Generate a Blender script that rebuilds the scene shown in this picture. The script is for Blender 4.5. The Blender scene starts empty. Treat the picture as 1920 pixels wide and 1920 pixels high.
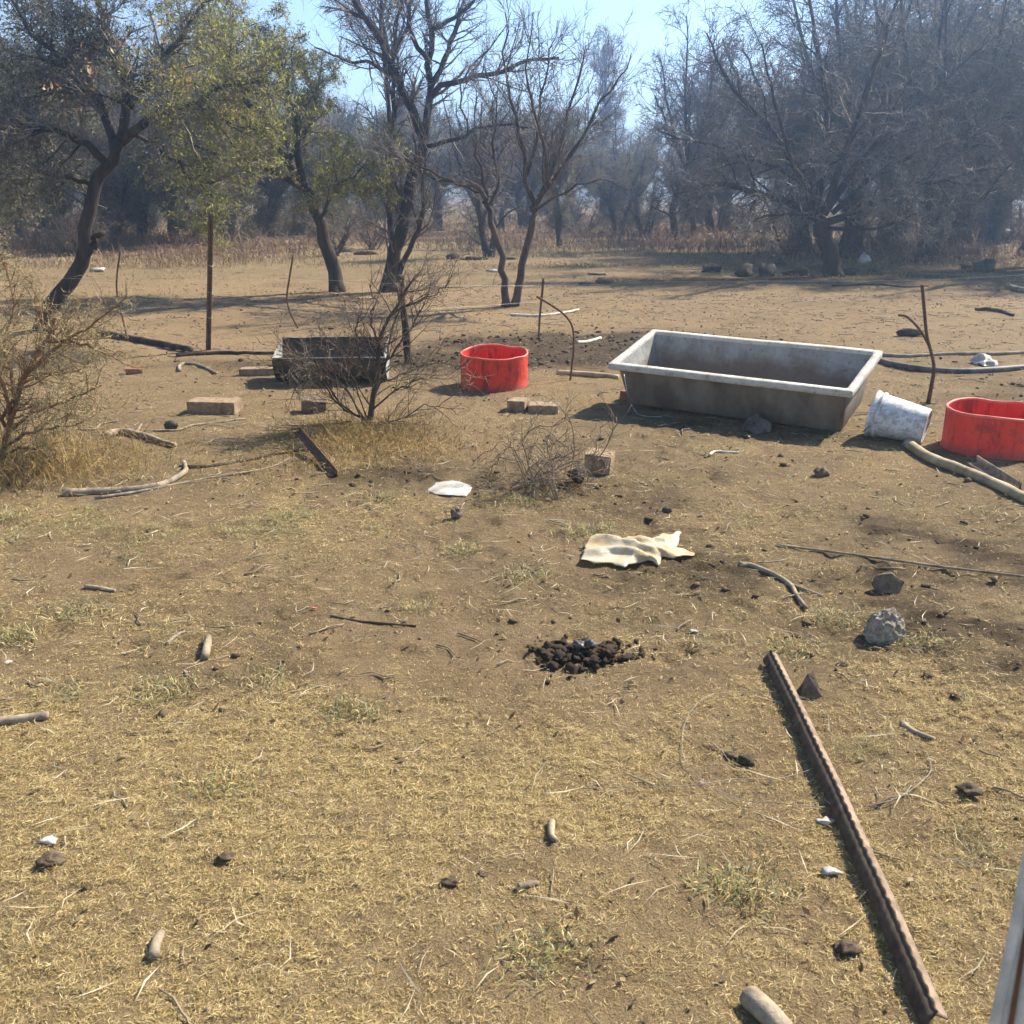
import bpy, math, random
import numpy as np
from mathutils import Vector, Matrix, noise as mnoise

R = math.radians
scene = bpy.context.scene
COL = scene.collection
rng = np.random.default_rng(7)
random.seed(7)

# ------------------------------------------------------------------ camera
F_PX, CAM_H, PITCH = 1850.0, 1.65, math.atan(600 / 1850.0)
cam = bpy.data.cameras.new('camera')
cam.sensor_width = 36.0
cam.lens = 36.0 * F_PX / 1920.0
cam.clip_start = 0.05
cam.clip_end = 2000.0
cam.dof.use_dof = True
cam.dof.focus_distance = 6.0
cam.dof.aperture_fstop = 12.0
cam_o = bpy.data.objects.new('camera', cam)
COL.objects.link(cam_o)
cam_o.location = (0, 0, CAM_H)
cam_o.rotation_euler = (math.pi / 2 - PITCH, 0, 0)
scene.camera = cam_o

# ------------------------------------------------------------------ sky and sun
SUN_AZ, SUN_EL = R(54), R(43)
world = bpy.data.worlds.new('World')
scene.world = world
world.use_nodes = True
wn = world.node_tree.nodes
wl = world.node_tree.links
sky = wn.new('ShaderNodeTexSky')
sky.sky_type = 'NISHITA'
sky.sun_disc = False
sky.sun_elevation = SUN_EL
sky.sun_rotation = SUN_AZ
sky.altitude = 1300
sky.air_density = 1.0
sky.dust_density = 0.7
sky.ozone_density = 1.0
wl.new(sky.outputs[0], wn['Background'].inputs[0])
wn['Background'].inputs[1].default_value = 0.098
sun = bpy.data.lights.new('sun', 'SUN')
sun.energy = 5.0
sun.angle = R(0.53)
sun.color = (1.0, 0.91, 0.76)
sun_o = bpy.data.objects.new('sun', sun)
COL.objects.link(sun_o)
sd = Vector((math.sin(SUN_AZ) * math.cos(SUN_EL), math.cos(SUN_AZ) * math.cos(SUN_EL), math.sin(SUN_EL)))
sun_o.rotation_euler = sd.to_track_quat('Z', 'Y').to_euler()
sun_o.location = (6, 5, 12)

scene.view_settings.view_transform = 'Standard'
scene.view_settings.look = 'None'
scene.view_settings.exposure = 1.36
scene.view_settings.gamma = 1.0
scene.view_settings.use_curve_mapping = False
scene.render.engine = 'CYCLES'
scene.cycles.max_bounces = 6
scene.cycles.diffuse_bounces = 3
scene.cycles.transparent_max_bounces = 8
scene.cycles.volume_bounces = 1
scene.cycles.use_denoising = True

# ------------------------------------------------------------------ pixel <-> world (planning only)
CP, SP = math.cos(PITCH), math.sin(PITCH)


def ray(px, py):
    x = (px - 960) / F_PX
    y = (960 - py) / F_PX
    return np.array([x, CP + y * SP, -SP + y * CP])


def G(px, py, z=0.0):
    r = ray(px, py)
    t = (z - CAM_H) / r[2]
    return np.array([r[0] * t, r[1] * t, z])


def Wd(px, py, d):
    r = ray(px, py)
    t = d / r[1]
    return np.array([r[0] * t, d, CAM_H + r[2] * t])


# ------------------------------------------------------------------ numpy noise
def _hash(ix, iy, seed):
    h = (ix.astype(np.int64) * 374761393 + iy.astype(np.int64) * 668265263 + seed * 974634541) & 0xffffffff
    h = ((h ^ (h >> 13)) * 1274126177) & 0xffffffff
    h = ((h ^ (h >> 16)) * 2246822519) & 0xffffffff
    return ((h ^ (h >> 15)) & 0xffffff) / float(0xffffff)


def vnoise(x, y, seed=0):
    ix = np.floor(x); iy = np.floor(y)
    fx = x - ix; fy = y - iy
    fx = fx * fx * fx * (fx * (fx * 6 - 15) + 10); fy = fy * fy * fy * (fy * (fy * 6 - 15) + 10)
    a = _hash(ix, iy, seed); b = _hash(ix + 1, iy, seed); c = _hash(ix, iy + 1, seed); d = _hash(ix + 1, iy + 1, seed)
    return (a * (1 - fx) + b * fx) * (1 - fy) + (c * (1 - fx) + d * fx) * fy


def fbm(x, y, seed=0, oct=4):
    s = 0; a = .5; t = 0
    for o in range(oct):
        s = s + a * vnoise(x, y, seed + o * 17); t += a
        x, y = x * 1.97 + y * .31 + 3.1, y * 1.97 - x * .29 + 7.7; a *= .5
    return s / t


def sstep(a, b, x):
    t = np.clip((x - a) / (b - a), 0, 1)
    return t * t * (3 - 2 * t)


def blob(x, y, cx, cy, rx, ry):
    return np.exp(-(((x - cx) / rx) ** 2 + ((y - cy) / ry) ** 2))


def A(v):
    return np.asarray(v, dtype=float)


def base_z(x, y):
    x = A(x); y = A(y)
    return .05 * (fbm(x * .35, y * .35, 3, 2) - .5) * sstep(0, 3, y) + .018 * (fbm(x * 1.6, y * 1.6, 5, 2) - .5)


def dark_zone(x, y):          # trampled manure, wet dark soil; under the wide tree, litter and painted shade
    x = A(x); y = A(y)
    n = fbm(x * 1.5, y * 1.5, 41, 4)
    h = 2.4 * blob(x, y, 1.0, 11.1, 1.6, 1.05) + 2.0 * blob(x, y, -.75, 10.1, .65, .5) + .6 * blob(x, y, -2.6, 9.9, .9, .35)   # by the troughs
    d = 1.0 * blob(x, y, 2.0, 4.75, 1.5, .85) + .5 * blob(x, y, 2.3, 3.6, 1.2, .8) + .45 * blob(x, y, -.9, 5.8, 1.2, .35)
    d = d + .8 * blob(x, y, 6.5, 21.5, 6.0, 2.6) + .35 * blob(x, y, 4.6, 8.2, 1.2, .5) + .35 * blob(x, y, -1.5, 3.9, .8, .3) + .5 * blob(x, y, 1.6, 7.0, 1.0, .35)  # widest patch: dark litter with the spreading tree's shade painted in
    d = d * (.25 + 1.7 * sstep(.3, .66, n)) + h * (.55 + .7 * sstep(.3, .6, n))
    d = d + .25 * sstep(.60, .74, fbm(x * .9 + 5, y * .9, 47, 4))
    return np.clip(d, 0, 1)


def straw_zone(x, y):         # how much dry grass grows
    x = A(x); y = A(y)
    s = 1 - sstep(2.45, 3.6, y + .9 * (fbm(x * .8, y * .8, 61, 3) - .5))
    s = np.maximum(s, .62 * blob(x, y, -1.25, 5.25, 1.3, .75))
    s = np.maximum(s, .75 * blob(x, y, -1.0, 6.4, .75, .7))
    s = np.maximum(s, .5 * blob(x, y, -2.3, 4.9, .9, 1.0))
    s = np.maximum(s, .65 * blob(x, y, 1.6, 3.0, .9, .5))
    s = np.maximum(s, .22)
    p = fbm(x * 1.1, y * 1.1, 71, 4)
    s = s * (.35 + 1.15 * sstep(.32, .62, p)) * (.4 + .95 * sstep(.34, .56, fbm(x * 5.5, y * 5.5, 77, 3)))
    s = s * (1 - .72 * sstep(.25, .8, dark_zone(x, y)))
    return np.clip(s, 0, 1)


def hoof(x, y):
    c = .26
    best = np.zeros(np.shape(x))
    ix, iy = np.floor(x / c), np.floor(y / c)
    for ox in (-1, 0, 1):
        for oy in (-1, 0, 1):
            jx, jy = ix + ox, iy + oy
            px = (jx + _hash(jx, jy, 401)) * c; py = (jy + _hash(jx, jy, 402)) * c
            r = .035 + .03 * _hash(jx, jy, 403)
            on = _hash(jx, jy, 404) < .55
            d = np.hypot(x - px, (y - py) * .8) / r
            v = np.where(on, (1 - sstep(.55, 1.0, d)) - .45 * np.exp(-((d - 1.25) / .22) ** 2), 0)
            best = np.where(np.abs(v) > np.abs(best), v, best)
    return best


def soil_z(x, y):
    x = A(x); y = A(y)
    near = 1 - sstep(14, 40, np.hypot(x, y))
    dk = dark_zone(x, y)
    clod = np.abs(fbm(x * 9, y * 9, 91, 3) - .5) * 2
    bare = 1 - .75 * (1 - sstep(2.6, 3.8, y))
    return base_z(x, y) - (1 - sstep(9, 16, np.hypot(x, y))) * bare * .016 * hoof(x, y) + near * (.010 + .030 * dk) * (.5 - clod) + near * (.010 + .010 * dk) * (vnoise(x * 24, y * 24, 95) - .5)


# ------------------------------------------------------------------ mesh helpers
def mesh_np(name, V, quads=None, tris=None, col=None, smooth=False):
    me = bpy.data.meshes.new(name)
    V = np.ascontiguousarray(V, dtype=np.float32)
    nq = 0 if quads is None else len(quads)
    nt = 0 if tris is None else len(tris)
    me.vertices.add(len(V))
    me.vertices.foreach_set('co', V.ravel())
    parts = []
    if nq: parts.append(np.asarray(quads, dtype=np.int32).ravel())
    if nt: parts.append(np.asarray(tris, dtype=np.int32).ravel())
    loops = np.concatenate(parts)
    me.loops.add(len(loops))
    me.loops.foreach_set('vertex_index', loops)
    me.polygons.add(nq + nt)
    starts = np.concatenate([np.arange(nq) * 4, nq * 4 + np.arange(nt) * 3]).astype(np.int32)
    me.polygons.foreach_set('loop_start', starts)
    if smooth:
        me.polygons.foreach_set('use_smooth', np.ones(nq + nt, dtype=bool))
    if col is not None:
        at = me.color_attributes.new('Col', 'FLOAT_COLOR', 'POINT')
        c = np.ones((len(V), 4), dtype=np.float32)
        c[:, :col.shape[1]] = col
        at.data.foreach_set('color', c.ravel())
    me.update(calc_edges=True)
    me.validate()
    return me


def put(name, me, mat, loc=(0, 0, 0), parent=None, label=None, cat=None, group=None, kind=None):
    o = bpy.data.objects.new(name, me)
    COL.objects.link(o)
    if me is not None and mat is not None:
        me.materials.clear()
        me.materials.append(mat)
    o.location = loc
    if parent is not None: o.parent = parent
    if label: o['label'] = label
    if cat: o['category'] = cat
    if group: o['group'] = group
    if kind: o['kind'] = kind
    return o


def thing(name, loc, label, cat, group=None):
    return put(name, None, None, tuple(loc), None, label, cat, group)


def tubes(P, Rd, k=5, cap=True):
    """P (N,n,3) polylines, Rd (N,n) radii -> verts, quads, tris. Closed at the ends by fans."""
    P = np.asarray(P, float); Rd = np.asarray(Rd, float)
    N, n, _ = P.shape
    T = np.gradient(P, axis=1)
    T /= np.linalg.norm(T, axis=2, keepdims=True) + 1e-9
    up = np.zeros_like(T); up[..., 2] = 1
    up[np.abs(T[..., 2]) > .95] = (1, 0, 0)
    X = np.cross(T, up); X /= np.linalg.norm(X, axis=2, keepdims=True) + 1e-9
    # keep frames consistent along each line
    for i in range(1, n):
        x = X[:, i - 1] - T[:, i] * np.sum(X[:, i - 1] * T[:, i], axis=1, keepdims=True)
        X[:, i] = x / (np.linalg.norm(x, axis=1, keepdims=True) + 1e-9)
    Y = np.cross(T, X)
    a = np.arange(k) * 2 * np.pi / k
    if k == 2:                                  # finest twigs: one flat strip each, turned at random
        a = a[None, None] + rng.uniform(0, np.pi, (N, 1, 1)) + np.zeros((N, n, 1))
        V = P[:, :, None, :] + 1.25 * Rd[:, :, None, None] * (np.cos(a)[..., None] * X[:, :, None, :] + np.sin(a)[..., None] * Y[:, :, None, :])
        idx = np.arange(N * n * 2).reshape(N, n, 2)
        return V.reshape(-1, 3), np.stack([idx[:, :-1, 0], idx[:, :-1, 1], idx[:, 1:, 1], idx[:, 1:, 0]], -1).reshape(-1, 4), None
    V = P[:, :, None, :] + Rd[:, :, None, None] * (np.cos(a)[None, None, :, None] * X[:, :, None, :] + np.sin(a)[None, None, :, None] * Y[:, :, None, :])
    V = V.reshape(-1, 3)
    idx = np.arange(N * n * k).reshape(N, n, k)
    q = np.stack([idx[:, :-1], np.roll(idx[:, :-1], -1, 2), np.roll(idx[:, 1:], -1, 2), idx[:, 1:]], -1).reshape(-1, 4)
    tr = []
    if cap:
        for e in (0, n - 1):
            ring = idx[:, e]
            for j in range(1, k - 1):
                t = np.stack([ring[:, 0], ring[:, j], ring[:, j + 1]], -1)
                tr.append(t if e else t[:, ::-1])
    t = np.concatenate(tr) if tr else np.zeros((0, 3), int)
    return V, q, t


class MB:
    """collects pieces of one mesh"""
    def __init__(self):
        self.v = []; self.q = []; self.t = []; self.c = []; self.n = 0

    def add(self, V, q=None, t=None, col=None):
        V = np.asarray(V, float)
        self.v.append(V)
        if q is not None and len(q): self.q.append(np.asarray(q) + self.n)
        if t is not None and len(t): self.t.append(np.asarray(t) + self.n)
        if col is not None:
            col = np.asarray(col, float)
            if col.ndim == 1: col = np.tile(col, (len(V), 1))
            self.c.append(col)
        self.n += len(V)
        return self

    def tube(self, pts, rad, k=6, cap=True):
        pts = A(pts)
        rad = np.full(len(pts), rad) if np.isscalar(rad) else A(rad)
        return self.add(*tubes(pts[None], rad[None], k, cap))

    def build(self, name, origin=(0, 0, 0), smooth=False):
        V = np.concatenate(self.v) - A(origin)
        q = np.concatenate(self.q) if self.q else None
        t = np.concatenate(self.t) if self.t else None
        c = np.concatenate(self.c) if self.c else None
        return mesh_np(name, V, q, t, c, smooth)


def smooth_path(pts, n):
    """Catmull-Rom resample of a polyline (m,D)"""
    p = A(pts)
    if len(p) == 2:
        return p[0] + (p[1] - p[0]) * np.linspace(0, 1, n)[:, None]
    pp = np.vstack([2 * p[0] - p[1], p, 2 * p[-1] - p[-2]])
    u = np.linspace(0, len(p) - 1 - 1e-6, n)
    i = u.astype(int); f = (u - i)[:, None]
    a, b, c, d = pp[i], pp[i + 1], pp[i + 2], pp[i + 3]
    return .5 * (2 * b + (c - a) * f + (2 * a - 5 * b + 4 * c - d) * f ** 2 + (3 * b - a - 3 * c + d) * f ** 3)


# ------------------------------------------------------------------ materials
class NT:
    def __init__(self, name):
        self.m = bpy.data.materials.new(name)
        self.m.use_nodes = True
        self.t = self.m.node_tree
        self.b = self.t.nodes['Principled BSDF']
        self.out = self.t.nodes['Material Output']
        self.b.inputs['Specular IOR Level'].default_value = .25
        self._co = None

    def n(self, typ, **kw):
        nd = self.t.nodes.new(typ)
        for k, v in kw.items(): setattr(nd, k, v)
        return nd

    def l(self, a, b): self.t.links.new(a, b)

    def co(self, obj=True):
        if self._co is None:
            self._co = self.n('ShaderNodeTexCoord').outputs['Object' if obj else 'Generated']
        return self._co

    def noise(self, scale, detail=4, rough=.6, scl=None, off=0.0):
        mp = self.n('ShaderNodeMapping')
        self.l(self.co(), mp.inputs[0])
        if scl: mp.inputs['Scale'].default_value = scl
        mp.inputs['Location'].default_value = (off, off * .7, off * 1.3)
        nd = self.n('ShaderNodeTexNoise')
        self.l(mp.outputs[0], nd.inputs['Vector'])
        nd.inputs['Scale'].default_value = scale
        nd.inputs['Detail'].default_value = detail
        nd.inputs['Roughness'].default_value = rough
        return nd.outputs[0]

    def ramp(self, fac, stops):
        r = self.n('ShaderNodeValToRGB')
        el = r.color_ramp.elements
        while len(el) < len(stops): el.new(.5)
        for e, (p, c) in zip(el, stops):
            e.position = p
            e.color = (c, c, c, 1) if np.isscalar(c) else (*c, 1)
        self.l(fac, r.inputs[0])
        return r.outputs[0]

    def mix(self, fac, a, b, mode='MIX'):
        m = self.n('ShaderNodeMix', data_type='RGBA', blend_type=mode)
        for s, v in ((m.inputs[0], fac), (m.inputs[6], a), (m.inputs[7], b)):
            if hasattr(v, 'links'): self.l(v, s)
            elif np.isscalar(v): s.default_value = v
            else: s.default_value = (*v, 1)
        return m.outputs[2]

    def attr(self, name='Col', out='Color'):
        return self.n('ShaderNodeAttribute', attribute_name=name).outputs[out]

    def bump(self, h, strength=.4, dist=.01, prev=None):
        b = self.n('ShaderNodeBump')
        b.inputs['Strength'].default_value = strength
        b.inputs['Distance'].default_value = dist
        self.l(h, b.inputs['Height'])
        if prev is not None: self.l(prev, b.inputs['Normal'])
        return b.outputs[0]

    def fin(self, color=None, rough=.85, normal=None, metal=0.0, spec=None, trans=0.0):
        if color is not None:
            if hasattr(color, 'links'): self.l(color, self.b.inputs['Base Color'])
            else: self.b.inputs['Base Color'].default_value = (*color, 1)
        if hasattr(rough, 'links'): self.l(rough, self.b.inputs['Roughness'])
        else: self.b.inputs['Roughness'].default_value = rough
        if normal is not None: self.l(normal, self.b.inputs['Normal'])
        self.b.inputs['Metallic'].default_value = metal
        if spec is not None: self.b.inputs['Specular IOR Level'].default_value = spec
        if trans > 0:
            tr = self.n('ShaderNodeBsdfTranslucent')
            if hasattr(color, 'links'): self.l(color, tr.inputs[0])
            else: tr.inputs[0].default_value = (*color, 1)
            mx = self.n('ShaderNodeMixShader')
            mx.inputs[0].default_value = trans
            self.l(self.b.outputs[0], mx.inputs[1])
            self.l(tr.outputs[0], mx.inputs[2])
            self.l(mx.outputs[0], self.out.inputs[0])
        return self.m


def simple(name, c1, c2, scale=8, rough=.85, bump=.4, bscale=None, bdist=.01, scl=None, metal=0.0, spec=None, trans=0.0, lo=.35, hi=.65):
    m = NT(name)
    c = m.ramp(m.noise(scale, 5, .65, scl), [(lo, c1), (hi, c2)])
    nb = m.bump(m.noise(bscale or scale * 4, 5, .7, scl, 3.3), bump, bdist)
    return m.fin(c, rough, nb, metal, spec, trans)


M = {}


def ground_material():
    m = NT('dry_soil')
    z = m.n('ShaderNodeSeparateColor')
    m.l(m.attr('Col'), z.inputs[0])
    dark, straw, red = z.outputs[0], z.outputs[1], z.outputs[2]
    big = m.noise(.55, 5, .6)
    mid = m.noise(4.5, 6, .7, off=2)
    fine = m.noise(38, 5, .75, off=5)
    vfine = m.noise(150, 3, .8, off=9)
    soil = m.ramp(mid, [(.30, (.150, .102, .054)), (.52, (.250, .175, .095)), (.72, (.345, .252, .142))])
    soil = m.mix(m.ramp(fine, [(.38, 0.0), (.66, .6)]), soil, (.37, .268, .15))
    soil = m.mix(m.ramp(vfine, [(.36, .55), (.5, 0.0)]), soil, (.10, .068, .04))
    redc = m.mix(fine, (.29, .192, .108), (.41, .288, .168))
    soil = m.mix(m.mix(1.0, red, m.ramp(big, [(.3, .35), (.6, .9)]), 'MULTIPLY'), soil, redc)
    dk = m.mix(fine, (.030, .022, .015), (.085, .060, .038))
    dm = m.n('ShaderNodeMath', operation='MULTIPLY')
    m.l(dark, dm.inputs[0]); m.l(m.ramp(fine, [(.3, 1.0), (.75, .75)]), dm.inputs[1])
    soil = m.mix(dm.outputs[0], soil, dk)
    # mat of flattened straw between the blades
    st = m.noise(60, 4, .8, (1, 3.2, 1), 12)
    st2 = m.noise(60, 4, .8, (3.4, 1, 1), 17)
    sc = m.ramp(m.mix(.5, st, st2), [(.36, (.15, .10, .048)), (.5, (.34, .245, .118)), (.66, (.58, .445, .22))])
    sm = m.n('ShaderNodeMath', operation='MULTIPLY')
    m.l(straw, sm.inputs[0]); m.l(m.ramp(mid, [(.3, .35), (.6, .95)]), sm.inputs[1])
    soil = m.mix(sm.outputs[0], soil, sc)
    rel = m.noise(13, 6, .75, (1, 1.25, 1), 21)
    n1 = m.bump(rel, 1.0, .055)
    n2 = m.bump(fine, 1.0, .028, n1)
    n3 = m.bump(vfine, 1.0, .009, n2)
    return m.fin(soil, .95, n3, spec=.1)


def color_attr_mat(name, rough=.7, trans=.25, spec=.2):
    m = NT(name)
    return m.fin(m.attr('Col'), rough, None, 0, spec, trans)


M['ground'] = ground_material()
M['blade'] = color_attr_mat('dry_grass_blade', .75, .3)
M['leaf'] = color_attr_mat('leaf', .6, .55)
M['clod_attr'] = color_attr_mat('crumbs', .95, 0, .1)
M['clod'] = simple('dung_soil', (.038, .027, .018), (.11, .078, .05), 30, .95, .9, 90, .01)
M['bark'] = simple('bark_dark', (.022, .018, .014), (.075, .058, .044), 9, .95, .9, 26, .03, (1, 1, .28))
M['bark_warm'] = simple('bark_warm', (.04, .028, .019), (.12, .084, .057), 10, .95, .9, 30, .02, (1, 1, .3))
M['twig'] = simple('twig_grey', (.075, .062, .05), (.27, .23, .19), 3, .8, .2, 60, .003)
M['twig_warm'] = simple('twig_brown', (.10, .07, .045), (.27, .20, .135), 4, .8, .2, 60, .003)
M['twig_straw'] = simple('twig_straw', (.17, .125, .065), (.40, .31, .17), 6, .8, .2, 60, .003)
M['stem_orange'] = simple('shrub_stem', (.16, .075, .035), (.30, .16, .08), 12, .85, .4, 50, .004)
M['deadwood'] = simple('weathered_wood', (.12, .095, .068), (.36, .29, .20), 14, .9, .7, 45, .006, (1, 1, 1))
M['pole'] = simple('pole_wood', (.20, .15, .085), (.46, .37, .22), 7, .85, .6, 40, .005)
M['rust'] = simple('rusty_steel', (.075, .04, .024), (.19, .105, .062), 40, .85, .5, 160, .002, metal=.15)
M['dusty_sunlit_steel'] = simple('dusty_sunlit_rusted_steel', (.13, .088, .058), (.30, .22, .15), 22, .85, .4, 120, .002, metal=.1)  # dusty steel; its paleness also paints sunlight on the notched post
M['darkmetal'] = simple('dark_metal', (.035, .034, .032), (.09, .085, .078), 9, .6, .2, 40, .003, metal=.3)
M['rubber'] = simple('black_pipe', (.04, .038, .034), (.16, .14, .11), 12, .6, .2, 60, .002)
M['galv'] = simple('galvanised_wire', (.25, .25, .24), (.5, .5, .48), 20, .5, .1, 60, .001, metal=.6)
M['wire_dull'] = simple('dull_wire', (.16, .145, .12), (.34, .31, .26), 20, .6, .1, 60, .001, metal=.2)
M['pipe_dusty'] = simple('dusty_pipe', (.12, .095, .065), (.32, .26, .18), 9, .8, .3, 60, .002)
M['brick'] = simple('clay_brick', (.17, .115, .068), (.34, .245, .15), 22, .95, .7, 70, .006)
M['brick_red'] = simple('red_brick', (.18, .075, .045), (.30, .14, .085), 22, .95, .7, 70, .006)
M['stone'] = simple('brown_stone', (.09, .065, .045), (.23, .17, .115), 16, .95, .9, 45, .012)
M['stone_dark'] = simple('dark_stone', (.03, .026, .021), (.10, .083, .066), 12, .95, .9, 40, .015)
M['rubble'] = simple('pale_concrete_lump', (.17, .13, .09), (.46, .40, .32), 32, .95, 1.0, 80, .015)
M['white_plastic'] = simple('white_film', (.40, .34, .27), (.72, .68, .62), 9, .45, .4, 40, .006, trans=.25)
M['hide'] = simple('pale_strip_plastic', (.40, .39, .35), (.62, .60, .55), 30, .6, .6, 220, .002)


def trough_material():
    m = NT('weathered_trough')
    sp = m.n('ShaderNodeSeparateXYZ'); m.l(m.co(), sp.inputs[0])
    n1 = m.noise(3.2, 6, .7); n2 = m.noise(22, 5, .7, off=4); streak = m.noise(9, 5, .7, (1, 1, .15), 7)
    c = m.ramp(n1, [(.3, (.155, .150, .135)), (.5, (.235, .23, .215)), (.7, (.33, .325, .31))])
    c = m.mix(m.ramp(streak, [(.42, 0.0), (.62, .55)]), c, (.36, .355, .34))
    # mud line towards the bottom, its edge ragged
    ad = m.n('ShaderNodeMath', operation='MULTIPLY_ADD'); m.l(n1, ad.inputs[0]); ad.inputs[1].default_value = .30; m.l(sp.outputs[2], ad.inputs[2])
    mud = m.ramp(ad.outputs[0], [(.0, 1.0), (.06, 0.0)])
    mud_off = m.n('ShaderNodeMath', operation='ADD'); m.l(ad.outputs[0], mud_off.inputs[0]); mud_off.inputs[1].default_value = .13
    mud = m.ramp(mud_off.outputs[0], [(.08, .9), (.20, 0.0)])
    c = m.mix(mud, c, m.mix(n2, (.085, .055, .034), (.20, .14, .09)))
    c = m.mix(m.ramp(n2, [(.54, 0.0), (.66, .6)]), c, (.10, .075, .052))
    nb = m.bump(n2, .5, .006)
    return m.fin(c, .72, nb, spec=.3)


M['trough'] = trough_material()
M['trough_out'] = simple('mud_stained_trough_wall', (.125, .092, .064), (.26, .215, .165), 3.5, .85, .5, 30, .006, (1, 1, .5))


def trough_rim_material():
    m = NT('pale_trough_rim')
    n1 = m.noise(5, 6, .7); n2 = m.noise(30, 5, .75, off=4)
    c = m.ramp(n1, [(.3, (.33, .29, .23)), (.55, (.52, .48, .41)), (.75, (.60, .57, .51))])
    c = m.mix(m.ramp(n2, [(.54, 0.0), (.66, .7)]), c, (.15, .11, .08))
    return m.fin(c, .8, m.bump(n2, .5, .004), spec=.25)


M['trough_rim'] = trough_rim_material()


def red_material(name, seed):
    m = NT(name)
    n1 = m.noise(3.4, 6, .75, off=seed); n2 = m.noise(14, 6, .75, (1, 1, .22), seed + 3); n3 = m.noise(40, 4, .7, off=seed + 6)
    c = m.ramp(n1, [(.3, (.60, .040, .020)), (.6, (.80, .065, .035)), (.8, (.80, .12, .07))])
    c = m.mix(m.ramp(n2, [(.50, 0.0), (.64, .72)]), c, (.11, .022, .016))
    c = m.mix(m.ramp(n1, [(.54, 0.0), (.66, .65)]), c, (.08, .022, .016))
    sp = m.n('ShaderNodeSeparateXYZ'); m.l(m.co(), sp.inputs[0])
    ad = m.n('ShaderNodeMath', operation='MULTIPLY_ADD'); m.l(n3, ad.inputs[0]); ad.inputs[1].default_value = .10; m.l(sp.outputs[2], ad.inputs[2])
    c = m.mix(m.ramp(ad.outputs[0], [(.05, .75), (.13, 0.0)]), c, (.16, .085, .055))
    return m.fin(c, m.ramp(n2, [(.3, .4), (.7, .75)]), m.bump(n3, .2, .004), spec=.3, trans=.12)


def bucket_material():
    m = NT('dirty_white_plastic')
    n1 = m.noise(7, 6, .75); n2 = m.noise(20, 6, .8, off=4); n3 = m.noise(55, 4, .7, off=8)
    c = m.ramp(n1, [(.3, (.48, .47, .45)), (.6, (.68, .68, .68))])
    c = m.mix(m.ramp(n2, [(.44, 0.0), (.60, .75)]), c, (.25, .20, .155))
    c = m.mix(m.ramp(n3, [(.60, 0.0), (.68, .7)]), c, (.09, .08, .07))
    return m.fin(c, .55, m.bump(n2, .2, .004), spec=.4)


M['bucket'] = bucket_material()


def bag_material():
    m = NT('yellowed_bag')
    n1 = m.noise(5.5, 5, .65); n2 = m.noise(30, 4, .7, off=3)
    c = m.ramp(n1, [(.40, (.74, .66, .50)), (.56, (.68, .54, .33)), (.72, (.50, .33, .15))])
    return m.fin(c, .45, m.bump(m.noise(34, 2, .5, (1, 2, 1), 5), .45, .010), spec=.4, trans=.4)


M['bag'] = bag_material()

# ================================================================== GROUND
def build_ground():
    nu, nv = 460, 540
    u = np.linspace(-6.6, 6.6, nu); v = np.linspace(-2.9, 6.1, nv)
    xs = 1.2 * np.sinh(u) * .9; ys = 3.2 + 1.6 * np.sinh(v)
    X, Y = np.meshgrid(xs, ys)
    Z = soil_z(X, Y)
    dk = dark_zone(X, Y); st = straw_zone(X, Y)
    far = np.hypot(X, Y)
    Z = np.where(far > 70, Z + (far - 70) * .002, Z)
    red = sstep(8.5, 12, Y) * (1 - sstep(17, 22, Y)) * (.45 + .9 * sstep(.4, .6, fbm(X * .25, Y * .25, 33, 3))) + .25 * sstep(6.5, 8, Y) * (1 - sstep(9, 12, Y))
    stg = np.maximum(st, .55 * sstep(19, 23, Y) * fbm(X * .4, Y * .4, 12, 3))
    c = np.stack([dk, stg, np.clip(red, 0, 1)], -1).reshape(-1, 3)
    V = np.stack([X, Y, Z], -1).reshape(-1, 3)
    i = np.arange(nu * nv).reshape(nv, nu)
    q = np.stack([i[:-1, :-1], i[:-1, 1:], i[1:, 1:], i[1:, :-1]], -1).reshape(-1, 4)
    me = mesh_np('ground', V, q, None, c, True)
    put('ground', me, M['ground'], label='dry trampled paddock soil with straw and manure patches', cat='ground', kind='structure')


build_ground()


# ================================================================== GRASS (stuff)
def blades(X, Y, Z, length, width, rise, curl, col, rg=rng):
    """short bent blades: four vertices each"""
    n = len(X)
    ph = rg.uniform(0, 2 * np.pi, n)
    d = np.stack([np.cos(ph), np.sin(ph), np.zeros(n)], -1)
    ph2 = ph + rg.normal(0, curl, n)
    d2 = np.stack([np.cos(ph2), np.sin(ph2), np.zeros(n)], -1)
    side = np.stack([-np.sin(ph), np.cos(ph), rg.normal(0, .5, n)], -1)
    side /= np.linalg.norm(side, axis=1, keepdims=True)
    b = np.stack([X, Y, Z], -1)
    up = np.array([0, 0, 1.])
    L = length[:, None]; w = width[:, None] * .5
    m = b + d * L * .5 * np.cos(rise)[:, None] + up * (L * .5 * np.sin(rise)[:, None])
    r2 = rise * rg.uniform(-.5, .9, n)
    t = m + d2 * L * .5 * np.cos(r2)[:, None] + up * (L * .5 * np.sin(r2)[:, None])
    t[:, 2] = np.maximum(t[:, 2], Z + .001)
    V = np.stack([b, m + side * w, t, m - side * w], 1).reshape(-1, 3)
    o = np.arange(n)[:, None] * 4
    q = None; tr = np.concatenate([o + np.array([[0, 1, 3]]), o + np.array([[1, 2, 3]])])
    C = np.repeat(col, 4, axis=0)
    return V, q, tr, C


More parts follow.
